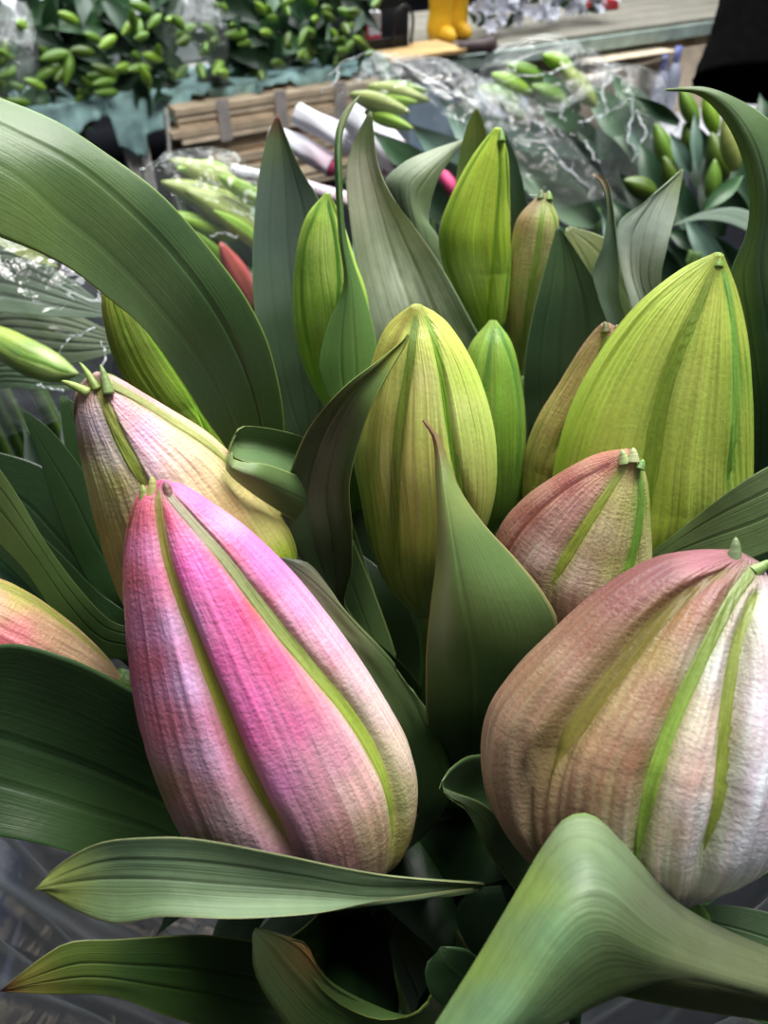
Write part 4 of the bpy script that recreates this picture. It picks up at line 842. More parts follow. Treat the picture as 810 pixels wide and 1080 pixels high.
# W2: yellow-green buds in cellophane
g = bunch('cellophane-wrapped bunch with pale yellow-green buds beside the cardboard stack, behind the arching leaf', 215, 260, .80, name='wrapped_lily_bunch', seed=2)
for b0, t0, k, w in (((262, 205), (178, 168), 'pale', 1.0), ((275, 245), (195, 200), 'pale', 1.1), ((240, 178), (186, 178), 'lime', .8), ((280, 262), (225, 222), 'lime', .8), ((262, 222), (170, 192), 'pale', 1), ((250, 250), (176, 225), 'lime', .9), ((270, 330), (232, 256), 'rose', 1.1), ((285, 220), (230, 185), 'lime', .9), ((250, 300), (205, 245), 'green', 1)):
    pb(g, k, b0, t0, .80, .74, w)
for b0, t0, k in (((240, 290), (178, 195), 'deep'), ((280, 280), (262, 170), 'mid'), ((270, 300), (215, 200), 'dark'), ((300, 300), (270, 200), 'dark'), ((220, 300), (150, 230), 'mid'), ((300, 340), (230, 250), 'deep')):
    pl(g, k, b0, t0, .84, .80)
film(g, [(150, 190), (140, 230), (170, 290), (230, 350)], [(175, 160), (240, 160), (290, 215), (310, 300)], [.76, .78, .8], seed=5, amp=.04)

# W3
g = bunch('cellophane-wrapped bunch of green buds at the top centre, right of the white net sleeves', 500, 200, 1.0, name='wrapped_lily_bunch', seed=4)
for b0, t0, k, w in (((388, 92), (453, 106), 'pale', .9), ((392, 104), (440, 108), 'lime', .8), ((385, 118), (436, 136), 'lime', .8), ((370, 100), (432, 118), 'pale', .9), ((400, 90), (450, 96), 'green', .8)):
    pb(g, k, b0, t0, 1.0, .97, w)
for b0, t0, k, w in (((560, 200), (452, 92), 'blue', 1.2), ((540, 220), (420, 120), 'blue', 1.1), ((520, 230), (400, 150), 'dark', 1.3), ((600, 210), (500, 110), 'blue', 1.2), ((480, 210), (380, 128), 'mid', 1), ((620, 225), (520, 150), 'grey', 1.2), ((560, 240), (460, 140), 'dark', 1.2), ((630, 235), (560, 190), 'grey', 1.4), ((590, 250), (500, 200), 'dark', 1.4), ((490, 240), (410, 170), 'deep', 1.2)):
    pl(g, k, b0, t0, 1.06, 1.0, w)
film(g, [(372, 80), (352, 120), (400, 180), (500, 260)], [(400, 56), (470, 70), (560, 120), (650, 215)], [.98, 1.0, 1.02], seed=8, amp=.03)

# W4
g = bunch('sparkling cellophane-wrapped bunch with lime buds poking out, upper right behind the tall lime bud', 620, 220, 1.25, name='wrapped_lily_bunch', seed=6)
for b0, t0, k, w in (((548, 108), (504, 92), 'green', 1), ((572, 84), (534, 68), 'green', 1), ((604, 72), (572, 58), 'lime', 1), ((628, 112), (590, 66), 'pale', .9), ((560, 98), (518, 78), 'lime', 1), ((555, 128), (528, 108), 'dark', 1.1), ((600, 110), (560, 90), 'green', 1)):
    pb(g, k, b0, t0, 1.22, 1.18, w * 1.2)
for b0, t0, k, w in (((640, 170), (560, 100), 'mid', 1.2), ((680, 160), (610, 80), 'mid', 1.2), ((690, 140), (650, 85), 'mid', 1.6), ((640, 200), (540, 130), 'blue', 1), ((670, 200), (600, 120), 'dark', 1.2), ((690, 190), (640, 110), 'mid', 1.2), ((660, 220), (560, 160), 'deep', 1.2), ((700, 180), (660, 130), 'blue', 1.2), ((640, 190), (520, 120), 'dark', 1.1), ((700, 210), (600, 170), 'deep', 1.3), ((610, 120), (575, 80), 'mid', 1.4)):
    pl(g, k, b0, t0, 1.28, 1.22, w)
film(g, [(545, 78), (500, 100), (510, 150), (570, 240)], [(590, 62), (670, 72), (705, 130), (720, 235)], [1.15, 1.2, 1.25], seed=11, amp=.06)
film(g, [(640, 85), (630, 130), (640, 200)], [(660, 78), (690, 120), (700, 200)], [1.1, 1.15, 1.2], seed=19, amp=.09)

# W5
g = bunch('unwrapped lily bunch of upright green buds and dark leaves under the black garment', 740, 260, .85, seed=8)
for b0, t0, k, w, d in (((735, 135), (717, 92), 'green', .95, .88), ((755, 142), (743, 98), 'lime', 1, .88), ((776, 180), (765, 118), 'pale', .95, .82), ((708, 180), (691, 130), 'green', 1, .86), ((750, 214), (754, 168), 'green', 1, .80), ((692, 206), (658, 190), 'dark', 1.2, .84), ((716, 205), (700, 165), 'dark', 1.1, .85), ((765, 190), (750, 140), 'dark', 1.2, .87), ((790, 150), (782, 110), 'dark', 1.2, .92), ((735, 170), (722, 130), 'dark', 1.2, .90)):
    pb(g, k, b0, t0, d, d - .02, w * 1.35)
for b0, t0, k, w, d in (((716, 130), (666, 101), 'dark', .9, .84), ((736, 180), (732, 108), 'blue', .7, .84), ((728, 182), (706, 138), 'blue', 1.2, .83), ((742, 220), (800, 172), 'mid', 1.0, .78), ((790, 240), (740, 180), 'deep', 1.3, .9), ((720, 230), (690, 150), 'deep', 1.3, .9), ((700, 235), (650, 180), 'deep', 1.3, .9), ((760, 220), (720, 110), 'deep', 1.2, .93),
                         ((780, 200), (770, 100), 'deep', 1.2, .93), ((800, 230), (760, 130), 'dark', 1.2, .92), ((735, 250), (700, 170), 'dark', 1.2, .88), ((700, 215), (670, 140), 'dark', 1.2, .9), ((760, 250), (740, 160), 'deep', 1.2, .88), ((812, 160), (800, 90), 'dark', 1.3, .95), ((690, 270), (640, 205), 'dark', 1.2, .86), ((770, 300), (715, 215), 'blue', .9, .84), ((790, 290), (700, 240), 'dark', 1.2, .85), ((760, 330), (700, 250), 'deep', 1.4, .85)):
    pl(g, k, b0, t0, d, d - .02, w)
leaf(g, [[(800, 250), (770, 236), (740, 232), (708, 238)], [(800, 240), (770, 228), (740, 227), (708, 238)], [(805, 228), (775, 219), (740, 224), (709, 237)]], d=[.72, .72], col=(120, 150, 134), veins=(.5,), nt=40, m=15)
# fillers between the near bunches
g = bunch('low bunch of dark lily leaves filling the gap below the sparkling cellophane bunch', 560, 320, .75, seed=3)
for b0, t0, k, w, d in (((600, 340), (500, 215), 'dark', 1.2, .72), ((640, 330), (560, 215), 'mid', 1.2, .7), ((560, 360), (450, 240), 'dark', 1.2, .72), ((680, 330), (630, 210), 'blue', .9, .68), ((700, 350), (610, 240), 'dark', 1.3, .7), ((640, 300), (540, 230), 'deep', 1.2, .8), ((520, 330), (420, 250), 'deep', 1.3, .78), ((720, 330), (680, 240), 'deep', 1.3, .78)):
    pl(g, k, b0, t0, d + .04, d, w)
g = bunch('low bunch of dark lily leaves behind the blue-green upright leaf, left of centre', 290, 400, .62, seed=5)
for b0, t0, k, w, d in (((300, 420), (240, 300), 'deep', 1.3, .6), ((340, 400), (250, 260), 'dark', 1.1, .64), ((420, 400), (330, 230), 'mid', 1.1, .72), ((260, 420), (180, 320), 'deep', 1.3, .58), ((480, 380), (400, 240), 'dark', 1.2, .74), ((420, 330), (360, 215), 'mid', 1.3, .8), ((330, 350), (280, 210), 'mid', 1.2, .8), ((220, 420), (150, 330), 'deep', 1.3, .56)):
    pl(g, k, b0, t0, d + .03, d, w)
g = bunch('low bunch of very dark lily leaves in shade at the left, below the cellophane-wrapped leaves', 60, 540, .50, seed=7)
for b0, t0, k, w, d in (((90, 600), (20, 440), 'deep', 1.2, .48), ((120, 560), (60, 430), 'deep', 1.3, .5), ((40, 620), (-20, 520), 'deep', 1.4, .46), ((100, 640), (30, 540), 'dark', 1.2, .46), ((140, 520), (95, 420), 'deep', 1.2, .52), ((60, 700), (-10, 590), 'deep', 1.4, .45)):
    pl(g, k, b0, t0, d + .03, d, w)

# sharp creases that catch the light
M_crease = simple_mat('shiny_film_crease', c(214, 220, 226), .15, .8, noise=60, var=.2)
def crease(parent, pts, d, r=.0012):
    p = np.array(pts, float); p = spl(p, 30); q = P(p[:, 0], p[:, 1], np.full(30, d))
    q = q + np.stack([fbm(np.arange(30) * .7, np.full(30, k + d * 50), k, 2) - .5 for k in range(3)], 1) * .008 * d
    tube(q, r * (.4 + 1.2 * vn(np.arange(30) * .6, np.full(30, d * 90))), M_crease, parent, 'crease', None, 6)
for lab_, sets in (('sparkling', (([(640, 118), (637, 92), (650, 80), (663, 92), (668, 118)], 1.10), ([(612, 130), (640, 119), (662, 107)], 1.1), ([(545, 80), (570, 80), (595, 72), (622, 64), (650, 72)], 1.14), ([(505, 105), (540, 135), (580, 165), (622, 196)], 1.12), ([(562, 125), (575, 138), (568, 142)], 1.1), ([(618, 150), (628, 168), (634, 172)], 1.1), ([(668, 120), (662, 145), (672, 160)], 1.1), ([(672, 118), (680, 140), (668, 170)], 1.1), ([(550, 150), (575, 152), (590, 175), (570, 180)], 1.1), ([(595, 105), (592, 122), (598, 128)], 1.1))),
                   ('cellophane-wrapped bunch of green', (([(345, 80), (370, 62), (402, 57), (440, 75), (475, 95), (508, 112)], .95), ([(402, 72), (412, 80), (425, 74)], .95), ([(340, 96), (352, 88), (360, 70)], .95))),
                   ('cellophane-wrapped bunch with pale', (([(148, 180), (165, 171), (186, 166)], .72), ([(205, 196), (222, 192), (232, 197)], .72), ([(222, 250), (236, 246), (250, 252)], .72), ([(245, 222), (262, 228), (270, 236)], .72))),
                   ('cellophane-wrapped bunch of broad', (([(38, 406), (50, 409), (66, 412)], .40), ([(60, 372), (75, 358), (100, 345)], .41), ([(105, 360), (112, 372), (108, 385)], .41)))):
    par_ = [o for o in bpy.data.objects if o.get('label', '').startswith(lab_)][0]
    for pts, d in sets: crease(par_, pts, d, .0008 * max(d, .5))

# white net sleeves over pink flowers
m, nt_, b_ = new_mat('white_net_sleeve')
tc = N(nt_, 'ShaderNodeTexCoord'); sx = N(nt_, 'ShaderNodeSeparateXYZ'); nt_.links.new(tc.outputs['UV'], sx.inputs[0])
vor = N(nt_, 'ShaderNodeTexVoronoi', Scale=1.0, Randomness=0.0); mp = N(nt_, 'ShaderNodeMapping'); mp.inputs['Scale'].default_value = (22, 26, 1); nt_.links.new(tc.outputs['UV'], mp.inputs[0]); nt_.links.new(mp.outputs[0], vor.inputs['Vector'])
lt = N(nt_, 'ShaderNodeMath', operation='LESS_THAN'); lt.inputs[1].default_value = .33; nt_.links.new(vor.outputs['Distance'], lt.inputs[0])
gt = N(nt_, 'ShaderNodeMapRange'); gt.inputs[1].default_value = .45; gt.inputs[2].default_value = .85; nt_.links.new(sx.outputs['Y'], gt.inputs[0])
mm = N(nt_, 'ShaderNodeMath', operation='MULTIPLY'); nt_.links.new(lt.outputs[0], mm.inputs[0]); nt_.links.new(gt.outputs[0], mm.inputs[1])
mc = N(nt_, 'ShaderNodeMix', data_type='RGBA'); mc.inputs[6].default_value = c(226, 226, 236) + (1,); mc.inputs[7].default_value = c(196, 90, 130) + (1,)
nt_.links.new(mm.outputs[0], mc.inputs[0]); nt_.links.new(mc.outputs[2], b_.inputs['Base Color']); b_.inputs['Roughness'].default_value = .7
M_net = m
M_pink = simple_mat('pink_petals', c(214, 80, 130), .6, noise=60, var=.3)
for (a, b, wpx, d, lab) in (((314, 120), (410, 176), 26, 1.30, 'white net sleeve pointing to the upper left, topmost of the net sleeves'), ((288, 142), (352, 176), 24, 1.34, 'short white net sleeve just right of the blue-green leaf tip'),
                            ((372, 122), (438, 186), 36, 1.24, 'widest white net sleeve with a pink mesh pattern at its lower end'), ((246, 180), (370, 212), 15, 1.22, 'thin white net sleeve lying lowest, left of the blue-green leaf')):
    A = P(a[0], a[1], d); B = P(b[0], b[1], d - .03); r = wpx / 2 * d / F
    g = thing('net_sleeved_flower', lab, 'flower', (B[0], B[1] + .05, .01), 'flowers in white net sleeves')
    path = spl([A, (A + B) / 2 + np.array([0, 0, .004]), B], 24); n, k = 24, 28
    T = (B - A) / np.linalg.norm(B - A); X = np.cross(T, C0 - A); X /= np.linalg.norm(X); Y = np.cross(X, T); vs = []; uv = []
    for lay, rs in ((0, 1.), (1, .9)):
        for i in range(n):
            for j in range(k):
                t = 2 * math.pi * j / k; rr = r * rs * (.8 + .2 * i / n) * (1 + .06 * math.sin(3 * t + i * .5) + .03 * math.sin(7 * t))
                vs.append(path[i] + X * rr * math.cos(t) + Y * rr * math.sin(t)); uv.append((j / k, i / n))
    f = grid_faces(n, k, 0, True) + [tuple(reversed(q)) for q in grid_faces(n, k, n * k, True)] + [(j, n * k + j, n * k + (j + 1) % k, (j + 1) % k) for j in range(k)]
    mesh_obj('net_sleeve', np.array(vs), f, M_net, g, None, np.array(uv))
    tube(np.array([B - T * .06, B - T * .03, B, B + T * .012]), np.array([r * .2, r * .75, r * .7, r * .3]), M_pink, g, 'petals', None, 14)
    tube(spl([B, B + T * .05 + np.array([0, .0, -.05]), np.array([B[0], B[1] + .05, .01])], 16), .004, M_stem, g, 'stem', (80, 112, 50), 8)
g = thing('net_sleeved_flower', 'magenta flower petals showing left of the tall lime bud', 'flower', P(474, 200, 1.0) * np.array([1, 1, 0]) + np.array([0, 0, .01]))
tube(P(np.array([463., 468, 474, 480]), np.array([180., 186, 194, 206]), np.full(4, .95)), np.array([.004, .008, .009, .006]), M_pink, g, 'petals', None, 14)
q = P(478, 205, .96); tube(spl([q, q * .5 + np.array([g.location.x, g.location.y, .01]) * .5, np.array(g.location)], 12), .004, M_stem, g, 'stem', (80, 112, 50), 8)

# ---- the long trestle table
TZ = .45
A = onz(0, 118, TZ); B = onz(750, 18, TZ); AB = (B - A) / np.linalg.norm(B - A); NB = np.array([-AB[1], AB[0], 0.])
if NB[1] < 0: NB = -NB
def lx(px):
    "distance along the table edge seen at photo column px"
    py = 118 - (100 / 750) * px; q = onz(px, py, TZ); return float((q - A) @ AB)
def at(u, n, z): return A * np.array([1, 1, 0]) + AB * u + NB * n + np.array([0, 0, z])
def obox(name, u0, u1, n0, n1, z0, z1, mat, parent=None, jit=0., bev=.0):
    v = [at(u, n, z) for z in (z0, z1) for n in (n0, n1) for u in (u0, u1)]
    if jit: v = [p + np.array([random.uniform(-jit, jit) for _ in range(3)]) * np.array([1, 1, .3]) for p in v]
    f = [(0, 2, 3, 1), (4, 5, 7, 6), (0, 1, 5, 4), (2, 6, 7, 3), (0, 4, 6, 2), (1, 3, 7, 5)]
    me = bpy.data.meshes.new(name); me.from_pydata([tuple(map(float, p)) for p in v], [], f)
    bm = bmesh.new(); bm.from_mesh(me); bmesh.ops.recalc_face_normals(bm, faces=bm.faces)
    if bev: bmesh.ops.bevel(bm, geom=list(bm.edges), offset=bev, segments=2, affect='EDGES', profile=.5)
    bm.to_mesh(me); bm.free(); me.materials.append(mat); o = bpy.data.objects.new(name, me); COL.objects.link(o)
    if parent: adopt(o, parent)
    return o
M_wood = simple_mat('weathered_grey_wood', c(140, 136, 124), .8, noise=9, var=.35, bump=.002, stretch=(1, 12, 12))
M_ply = simple_mat('raw_plywood', c(206, 170, 116), .8, noise=12, var=.2)
M_white = simple_mat('white_painted_wood', c(186, 184, 180), .7, noise=14, var=.25)
M_teal = simple_mat('teal_tarpaulin', c(150, 186, 186), .6, noise=18, var=.3, bump=.004)
M_card = simple_mat('corrugated_cardboard', c(226, 208, 182), .9, noise=16, var=.22, bump=.001)
M_card2 = simple_mat('grey_brown_cardboard', c(204, 184, 158), .9, noise=12, var=.25, bump=.001)
M_strap = simple_mat('grey_tape', c(168, 160, 156), .6, noise=20, var=.2)
u400 = lx(412)
g = thing('trestle_table', 'long low table under the row of lily bunches, draped in teal tarpaulin', 'table', at(lx(130), .3, 0))
obox('table_top', lx(-120), u400, 0, 1.1, TZ - .03, TZ, M_white, g, bev=.004)
for px in (-60, 122, 136, 330): obox('leg', lx(px), lx(px) + .045, .03, .08, 0, TZ - .03, M_white, g, bev=.003)
for px in (0, 380): obox('leg', lx(px), lx(px) + .05, .95, 1.0, 0, TZ - .03, M_white, g, bev=.003)
g = thing('trestle_table', 'weathered grey wooden table running away to the right behind the bunches', 'table', at(lx(600), .3, 0))
for k in range(6): obox('plank', u400 + .01 + (.25 if k == 0 else 0), lx(900), .17 * k, .17 * k + .16, TZ - .03, TZ, M_wood, g, jit=.004, bev=.004)
obox('front_rail', u400 + .3, lx(900), -.02, .02, TZ - .08, TZ - .02, simple_mat('pale_green_painted_wood', c(166, 184, 176), .7, noise=10, var=.3), g, jit=.004, bev=.003)
for px in (494, 612, 800): obox('leg', lx(px), lx(px) + .07, .02, .07, 0, TZ - .03, simple_mat('green_grey_post', c(150, 164, 156), .8, noise=10, var=.3), g, bev=.003)
o = obox('plywood_board', lx(405), lx(484), -.06, .18, TZ, TZ + .018, M_ply, jit=.003, bev=.002); tag(o, 'pale plywood board on the table end beside the black crate', 'board')
pa = at(lx(480), -.03, TZ + .02); pb_ = at(lx(512), -.06, TZ + .02)
o = tube(spl([pa, (pa + pb_) / 2, pb_], 8), np.array([.022, .023, .024, .024, .024, .026, .034, .034]), simple_mat('dark_rusty_pipe', c(84, 70, 70), .5, noise=20, var=.3), None, 'pipe', None, 20); tag(o, 'short dark pipe end lying beside the plywood board', 'pipe')
# tarpaulin
nn, mm_ = 160, 24; us = np.linspace(lx(-100), u400, nn); vs = []; 
for i, u in enumerate(us):
    wv = .02 * math.sin(i * .35) + .015 * math.sin(i * .93 + 1)
    pxq = proj(at(u, 0, TZ)[None])[0][0]
    drop = .10 + .04 * math.sin(i * .21) + (.10 if 112 < pxq < 140 else 0) - (.05 if pxq > 195 else 0)
    drop = max(.03, drop)
    for j in range(mm_):
        q = j / (mm_ - 1)
        if q < .4: vs.append(at(u, .3 * (1 - q / .4) - .012, TZ + .006))
        else:
            h = (q - .4) / .6; vs.append(at(u, -.015 - abs(wv) * h * 1.3 - .01 * math.sin(h * 5 + i * .2), TZ + .006 - drop * h))
o = mesh_obj('tarpaulin', np.array(vs), grid_faces(nn, mm_), M_teal); tag(o, 'faded teal tarpaulin hanging over the front edge of the long table', 'tarpaulin')
o.modifiers.new('s', 'SOLIDIFY').thickness = .003

# cardboard
z = TZ - .045; i = 0
while z > .02:
    up_ = i < 5; th_ = .026 if up_ else random.uniform(.012, .018)
    u0 = lx(168 + (0 if up_ else 34)) + random.uniform(-.02, .03); u1 = lx(400) + random.uniform(-.05, .05)
    o = obox('cardboard_sheet', u0, u1, -.10 + random.uniform(-.015, .02) + (.0 if up_ else .03), .45, z - th_ * .92, z, M_card if i % 3 else M_card2, jit=.004, bev=.001)
    tag(o, 'thick flattened cardboard box near the top of the stack under the table' if up_ else 'thin flattened cardboard sheet in the lower part of the stack under the table', 'cardboard', 'thick sheets of the cardboard stack' if up_ else 'thin sheets of the cardboard stack')
    z -= th_; i += 1
for px, lab in ((214, 'left'), (275, 'middle'), (338, 'right')):
    u = lx(px); o = obox('packing_tape', u, u + .05, -.125, -.118, TZ - .18, TZ - .03, M_strap, jit=.002, bev=.001); tag(o, 'grey tape strap around the upper cardboard layers, the %s one' % lab, 'tape')
o = tube(spl([at(lx(152), -.12, .18), at(lx(160), -.1, .28), at(lx(168), -.05, .40)], 8), .007, M_white, None, 'stick', None, 10); tag(o, 'thin pale stick leaning left of the cardboard stack', 'stick')

# the row of bunches on the table
rnd = random.Random(11)
def row_bunch(label, px, h=.30, wd=.13, nb=15):
    u = lx(px); g = thing('lily_bunch', label, 'flower bunch', at(u, .12, TZ + .012), 'lily bunches in a row on the teal table')
    for k in range(38):
        a = rnd.uniform(-wd, wd) * 1.15; zz = rnd.uniform(-.05, h); n_ = rnd.uniform(.0, .2) - (.1 if zz < .03 else 0)
        b0 = at(u + a, n_ + .1, TZ + .02 + zz); dr = AB * rnd.uniform(-1, .7) + NB * rnd.uniform(-1, -.1) + np.array([0, 0, rnd.uniform(-.5, .9)]); dr /= np.linalg.norm(dr)
        put(TL[rnd.choice(['dark', 'deep', 'deep', 'mid', 'dark'])], 'leaf', g, b0, b0 + dr * rnd.uniform(.15, .24), 1.4, tuple(-NB + np.array([0, 0, .5])))
    for k in range(nb):
        a = rnd.uniform(-wd, wd) * .85; zz = rnd.uniform(.02, h - .02)
        b0 = at(u + a + .03, rnd.uniform(-.08, .04), TZ + .0 + zz); dr = AB * rnd.uniform(-1.1, -.1) + NB * rnd.uniform(-.8, -.1) + np.array([0, 0, rnd.uniform(-.35, .5)]); dr /= np.linalg.norm(dr)
        put(TB[rnd.choice(['lime', 'green', 'green', 'green', 'dark'])], 'bud', g, b0, b0 + dr * rnd.uniform(.085, .115), 1.2)
    for k in range(3):
        tube(spl([at(u + k * .04 - .04, .2, TZ + .08 + k * .05), at(u + k * .03 - .03, .6, TZ + .04 + k * .02), at(u + k * .02, 1.0, TZ + .015)], 8), .006, M_stem, g, 'stem', (80, 112, 50), 8)
    return g
for px, lab in ((-42, 'lily bunch cut off by the left edge of the table row'), (22, 'lily bunch with lime buds nearest the left edge on the teal table'), (90, 'lily bunch second along the teal table, its buds massed in the middle'), (152, 'lily bunch with one dark leaf hanging over the teal tarpaulin'),
                (214, 'lily bunch above the left end of the cardboard stack'), (268, 'lily bunch above the middle of the cardboard stack'), (320, 'lily bunch second from the black crate'), (372, 'lily bunch at the right end of the row beside the black crate')):
    g = row_bunch(lab, px)
    if px == 152: put(TL['dark'], 'leaf', g, at(lx(146), -.02, TZ + .06), at(lx(148), -.07, TZ - .12), 1.4, tuple(-NB))
    if px in (22, 214): 
        q = proj(at(lx(px), .0, TZ + .15)[None]); X_, Y_, D_ = float(q[0][0]), float(q[1][0]), float(q[2][0])
        film(g, [(X_ - 26, Y_ - 55), (X_ - 34, Y_), (X_ - 28, Y_ + 42)], [(X_ + 26, Y_ - 55), (X_ + 34, Y_), (X_ + 28, Y_ + 42)], [D_, D_ - .05, D_], nt=40, nth=60, seed=px, flat=.5)
# pale plastic sheeting heaped behind the row
M_sheet = simple_mat('pale_plastic_sheeting', c(186, 190, 196), .35, noise=12, var=.2, bump=.01, )
for k, (p0, p1, lab) in enumerate(((-60, 120, 'crumpled pale plastic sheeting behind the lily row, left end'), (120, 260, 'crumpled pale plastic sheeting behind the lily row, in the middle'), (260, 420, 'crumpled pale plastic sheeting behind the lily row, next to the crate'))):
    u0, u1 = lx(p0), lx(p1); n, m_ = 60, 30; uu_, vv_ = np.meshgrid(np.linspace(0, 1, n), np.linspace(0, 1, m_), indexing='ij')
    hh = .34 * np.sin(np.pi * np.clip(vv_, 0.0, 1)) ** .5 * (.55 + .45 * np.sin(np.pi * uu_) ** .4) + .16 * (np.abs(fbm(uu_ * 7, vv_ * 5, k + 3) - .5)) * np.sin(np.pi * vv_)
    pp = A * np.array([1, 1, 0]) + AB * (u0 + (u1 - u0) * uu_)[..., None] + NB * (.40 + .7 * vv_)[..., None] + np.array([0, 0, 1]) * (TZ + .008 + hh)[..., None]
    o = mesh_obj('plastic_sheet', pp.reshape(-1, 3), grid_faces(n, m_), M_sheet); tag(o, lab, 'plastic sheet'); o.modifiers.new('s', 'SOLIDIFY').thickness = .004

# black crate with a wire handle, red and white paper
g = thing('crate', 'black crate with a bent wire handle at the end of the lily row', 'crate', at(lx(418), .25, TZ + .02))
u0, u1 = lx(398), lx(446)
for nn_ in (.12, .55): obox('side_panel', u0, u1, nn_, nn_ + .015, TZ + .02, TZ + .06, M_black, g, bev=.002); obox('side_panel', u0, u1, nn_, nn_ + .015, TZ + .17, TZ + .21, M_black, g, bev=.002)
for uu2 in (u0, u1 - .02): obox('end_panel', uu2, uu2 + .02, .12, .56, TZ + .02, TZ + .20, M_black, g, bev=.002)
obox('base', u0, u1, .12, .56, TZ + .02, TZ + .03, M_black, g)
obox('corner_post', u0 + .02, u0 + .08, .10, .12, TZ + .2, TZ + .42, M_black, g, jit=.01, bev=.003)
tube(spl([at(u1 - .10, .10, TZ + .03), at(u1 - .09, .09, TZ + .15), at(u1 - .04, .09, TZ + .18), at(u1 - .0, .09, TZ + .14), at(u1, .10, TZ + .03)], 24), .007, M_black, g, 'handle', None, 10)
m, nt_, b_ = new_mat('red_and_white_print'); tc = N(nt_, 'ShaderNodeTexCoord'); wv_ = N(nt_, 'ShaderNodeTexNoise', Scale=9.0); nt_.links.new(tc.outputs['Object'], wv_.inputs['Vector'])
cr = N(nt_, 'ShaderNodeValToRGB'); cr.color_ramp.interpolation = 'CONSTANT'; cr.color_ramp.elements[0].color = c(226, 222, 226) + (1,); cr.color_ramp.elements[1].position = .5; cr.color_ramp.elements[1].color = c(206, 50, 70) + (1,)
nt_.links.new(wv_.outputs[0], cr.inputs[0]); nt_.links.new(cr.outputs[0], b_.inputs['Base Color'])
o = obox('printed_bag', lx(402), lx(428), .2, .3, TZ + .03, TZ + .15, m, jit=.012, bev=.01); tag(o, 'white bag with a red print inside the black crate', 'bag')

# things standing on the grey table
M_yel = simple_mat('yellow_rubber', c(222, 172, 40), .45, noise=8, var=.15)
def boot(u, n, lab):
    g = thing('rubber_boot', lab, 'boot', at(u, n, TZ + .001), 'yellow rubber boots on the grey table')
    q = [at(u, n, TZ + .002), at(u, n, TZ + .05), at(u + .005, n, TZ + .13), at(u + .0, n, TZ + .30), at(u, n, TZ + .38)]
    tube(spl(q, 20), np.interp(np.linspace(0, 1, 20), [0, .12, .3, 1], [.05, .062, .055, .072]), M_yel, g, 'shaft', None, 24)
    tube(spl([at(u, n + .03, TZ + .035), at(u, n - .06, TZ + .035), at(u, n - .13, TZ + .03)], 12), np.interp(np.linspace(0, 1, 12), [0, .7, 1], [.034, .036, .012]), M_yel, g, 'foot', None, 20)
boot(lx(494), .24, 'yellow rubber boot on the grey table, left of the pair'); boot(lx(516), .28, 'yellow rubber boot on the grey table, right of the pair')
for px, n_, w_, h_, col, lab in ((446, .45, .16, .5, (158, 172, 166), 'pale grey-green board standing behind the black crate'), (466, .5, .10, .45, (110, 110, 112), 'dark grey slab beside the pale green board'), (478, .55, .03, .5, (190, 190, 192), 'narrow white strip left of the yellow boots')):
    o = obox('board', lx(px), lx(px) + w_, n_, n_ + .03, TZ, TZ + h_, simple_mat('board_paint', c(*col), .7, noise=10, var=.25), jit=.006, bev=.003); tag(o, lab, 'board')
M_petal = simple_mat('white_petals', c(214, 216, 228), .6, noise=40, var=.12)
def t_flower():
    vs = []; fs = []
    for p_ in range(6):
        a = p_ * math.pi / 3
        n, m_ = 6, 5; o0 = len(vs)
        for i in range(n):
            q = i / (n - 1); w_ = .32 * math.sin(math.pi * min(1, q * .85 + .1))
            for j in range(m_):
                t = (j / (m_ - 1) - .5) * 2; r = q; x = r * math.cos(a) - t * w_ * math.sin(a); y = r * math.sin(a) + t * w_ * math.cos(a)
                vs.append((x, y, .55 * q - .25 * q * q * q + .1 * t * t))
        fs += grid_faces(n, m_, o0)
    o = mesh_obj('blossom', vs, fs, M_petal); me = o.data; bpy.data.objects.remove(o); return me
TF = t_flower()
for px, lab in ((556, 'bunch of small white blossoms nearest the yellow boots'), (598, 'bunch of small white blossoms on the grey table, in the middle of three'), (646, 'bunch of small white blossoms nearest the black garment')):
    u = lx(px); g = thing('white_flower_bunch', lab, 'flower bunch', at(u, .3, TZ + .001), 'white flower bunches on the grey table')
    for k in range(48):
        b0 = at(u + rnd.uniform(-.16, .16), .14 + rnd.uniform(0, .25), TZ + .04 + rnd.uniform(0, .24)); dr = -NB * rnd.uniform(.4, 1) + AB * rnd.uniform(-.5, .5) + np.array([0, 0, rnd.uniform(.1, 1)])
        dr /= np.linalg.norm(dr); put(TF, 'blossom', g, b0, b0 + dr * rnd.uniform(.032, .046), 1.0)
    for k in range(14):
        b0 = at(u + rnd.uniform(-.15, .15), .25, TZ + .02 + rnd.uniform(0, .2)); dr = -NB + AB * rnd.uniform(-.8, .8) + np.array([0, 0, rnd.uniform(-.2, 1)]); dr /= np.linalg.norm(dr)
        put(TL[rnd.choice(['dark', 'mid'])], 'leaf', g, b0, b0 + dr * .12, 1.0, tuple(-NB))
o = obox('red_packet', lx(700), lx(716), .45, .6, TZ + .001, TZ + .05, simple_mat('red_packet', c(170, 50, 56), .6), jit=.005, bev=.006); tag(o, 'small red packet on the far end of the grey table', 'packet')

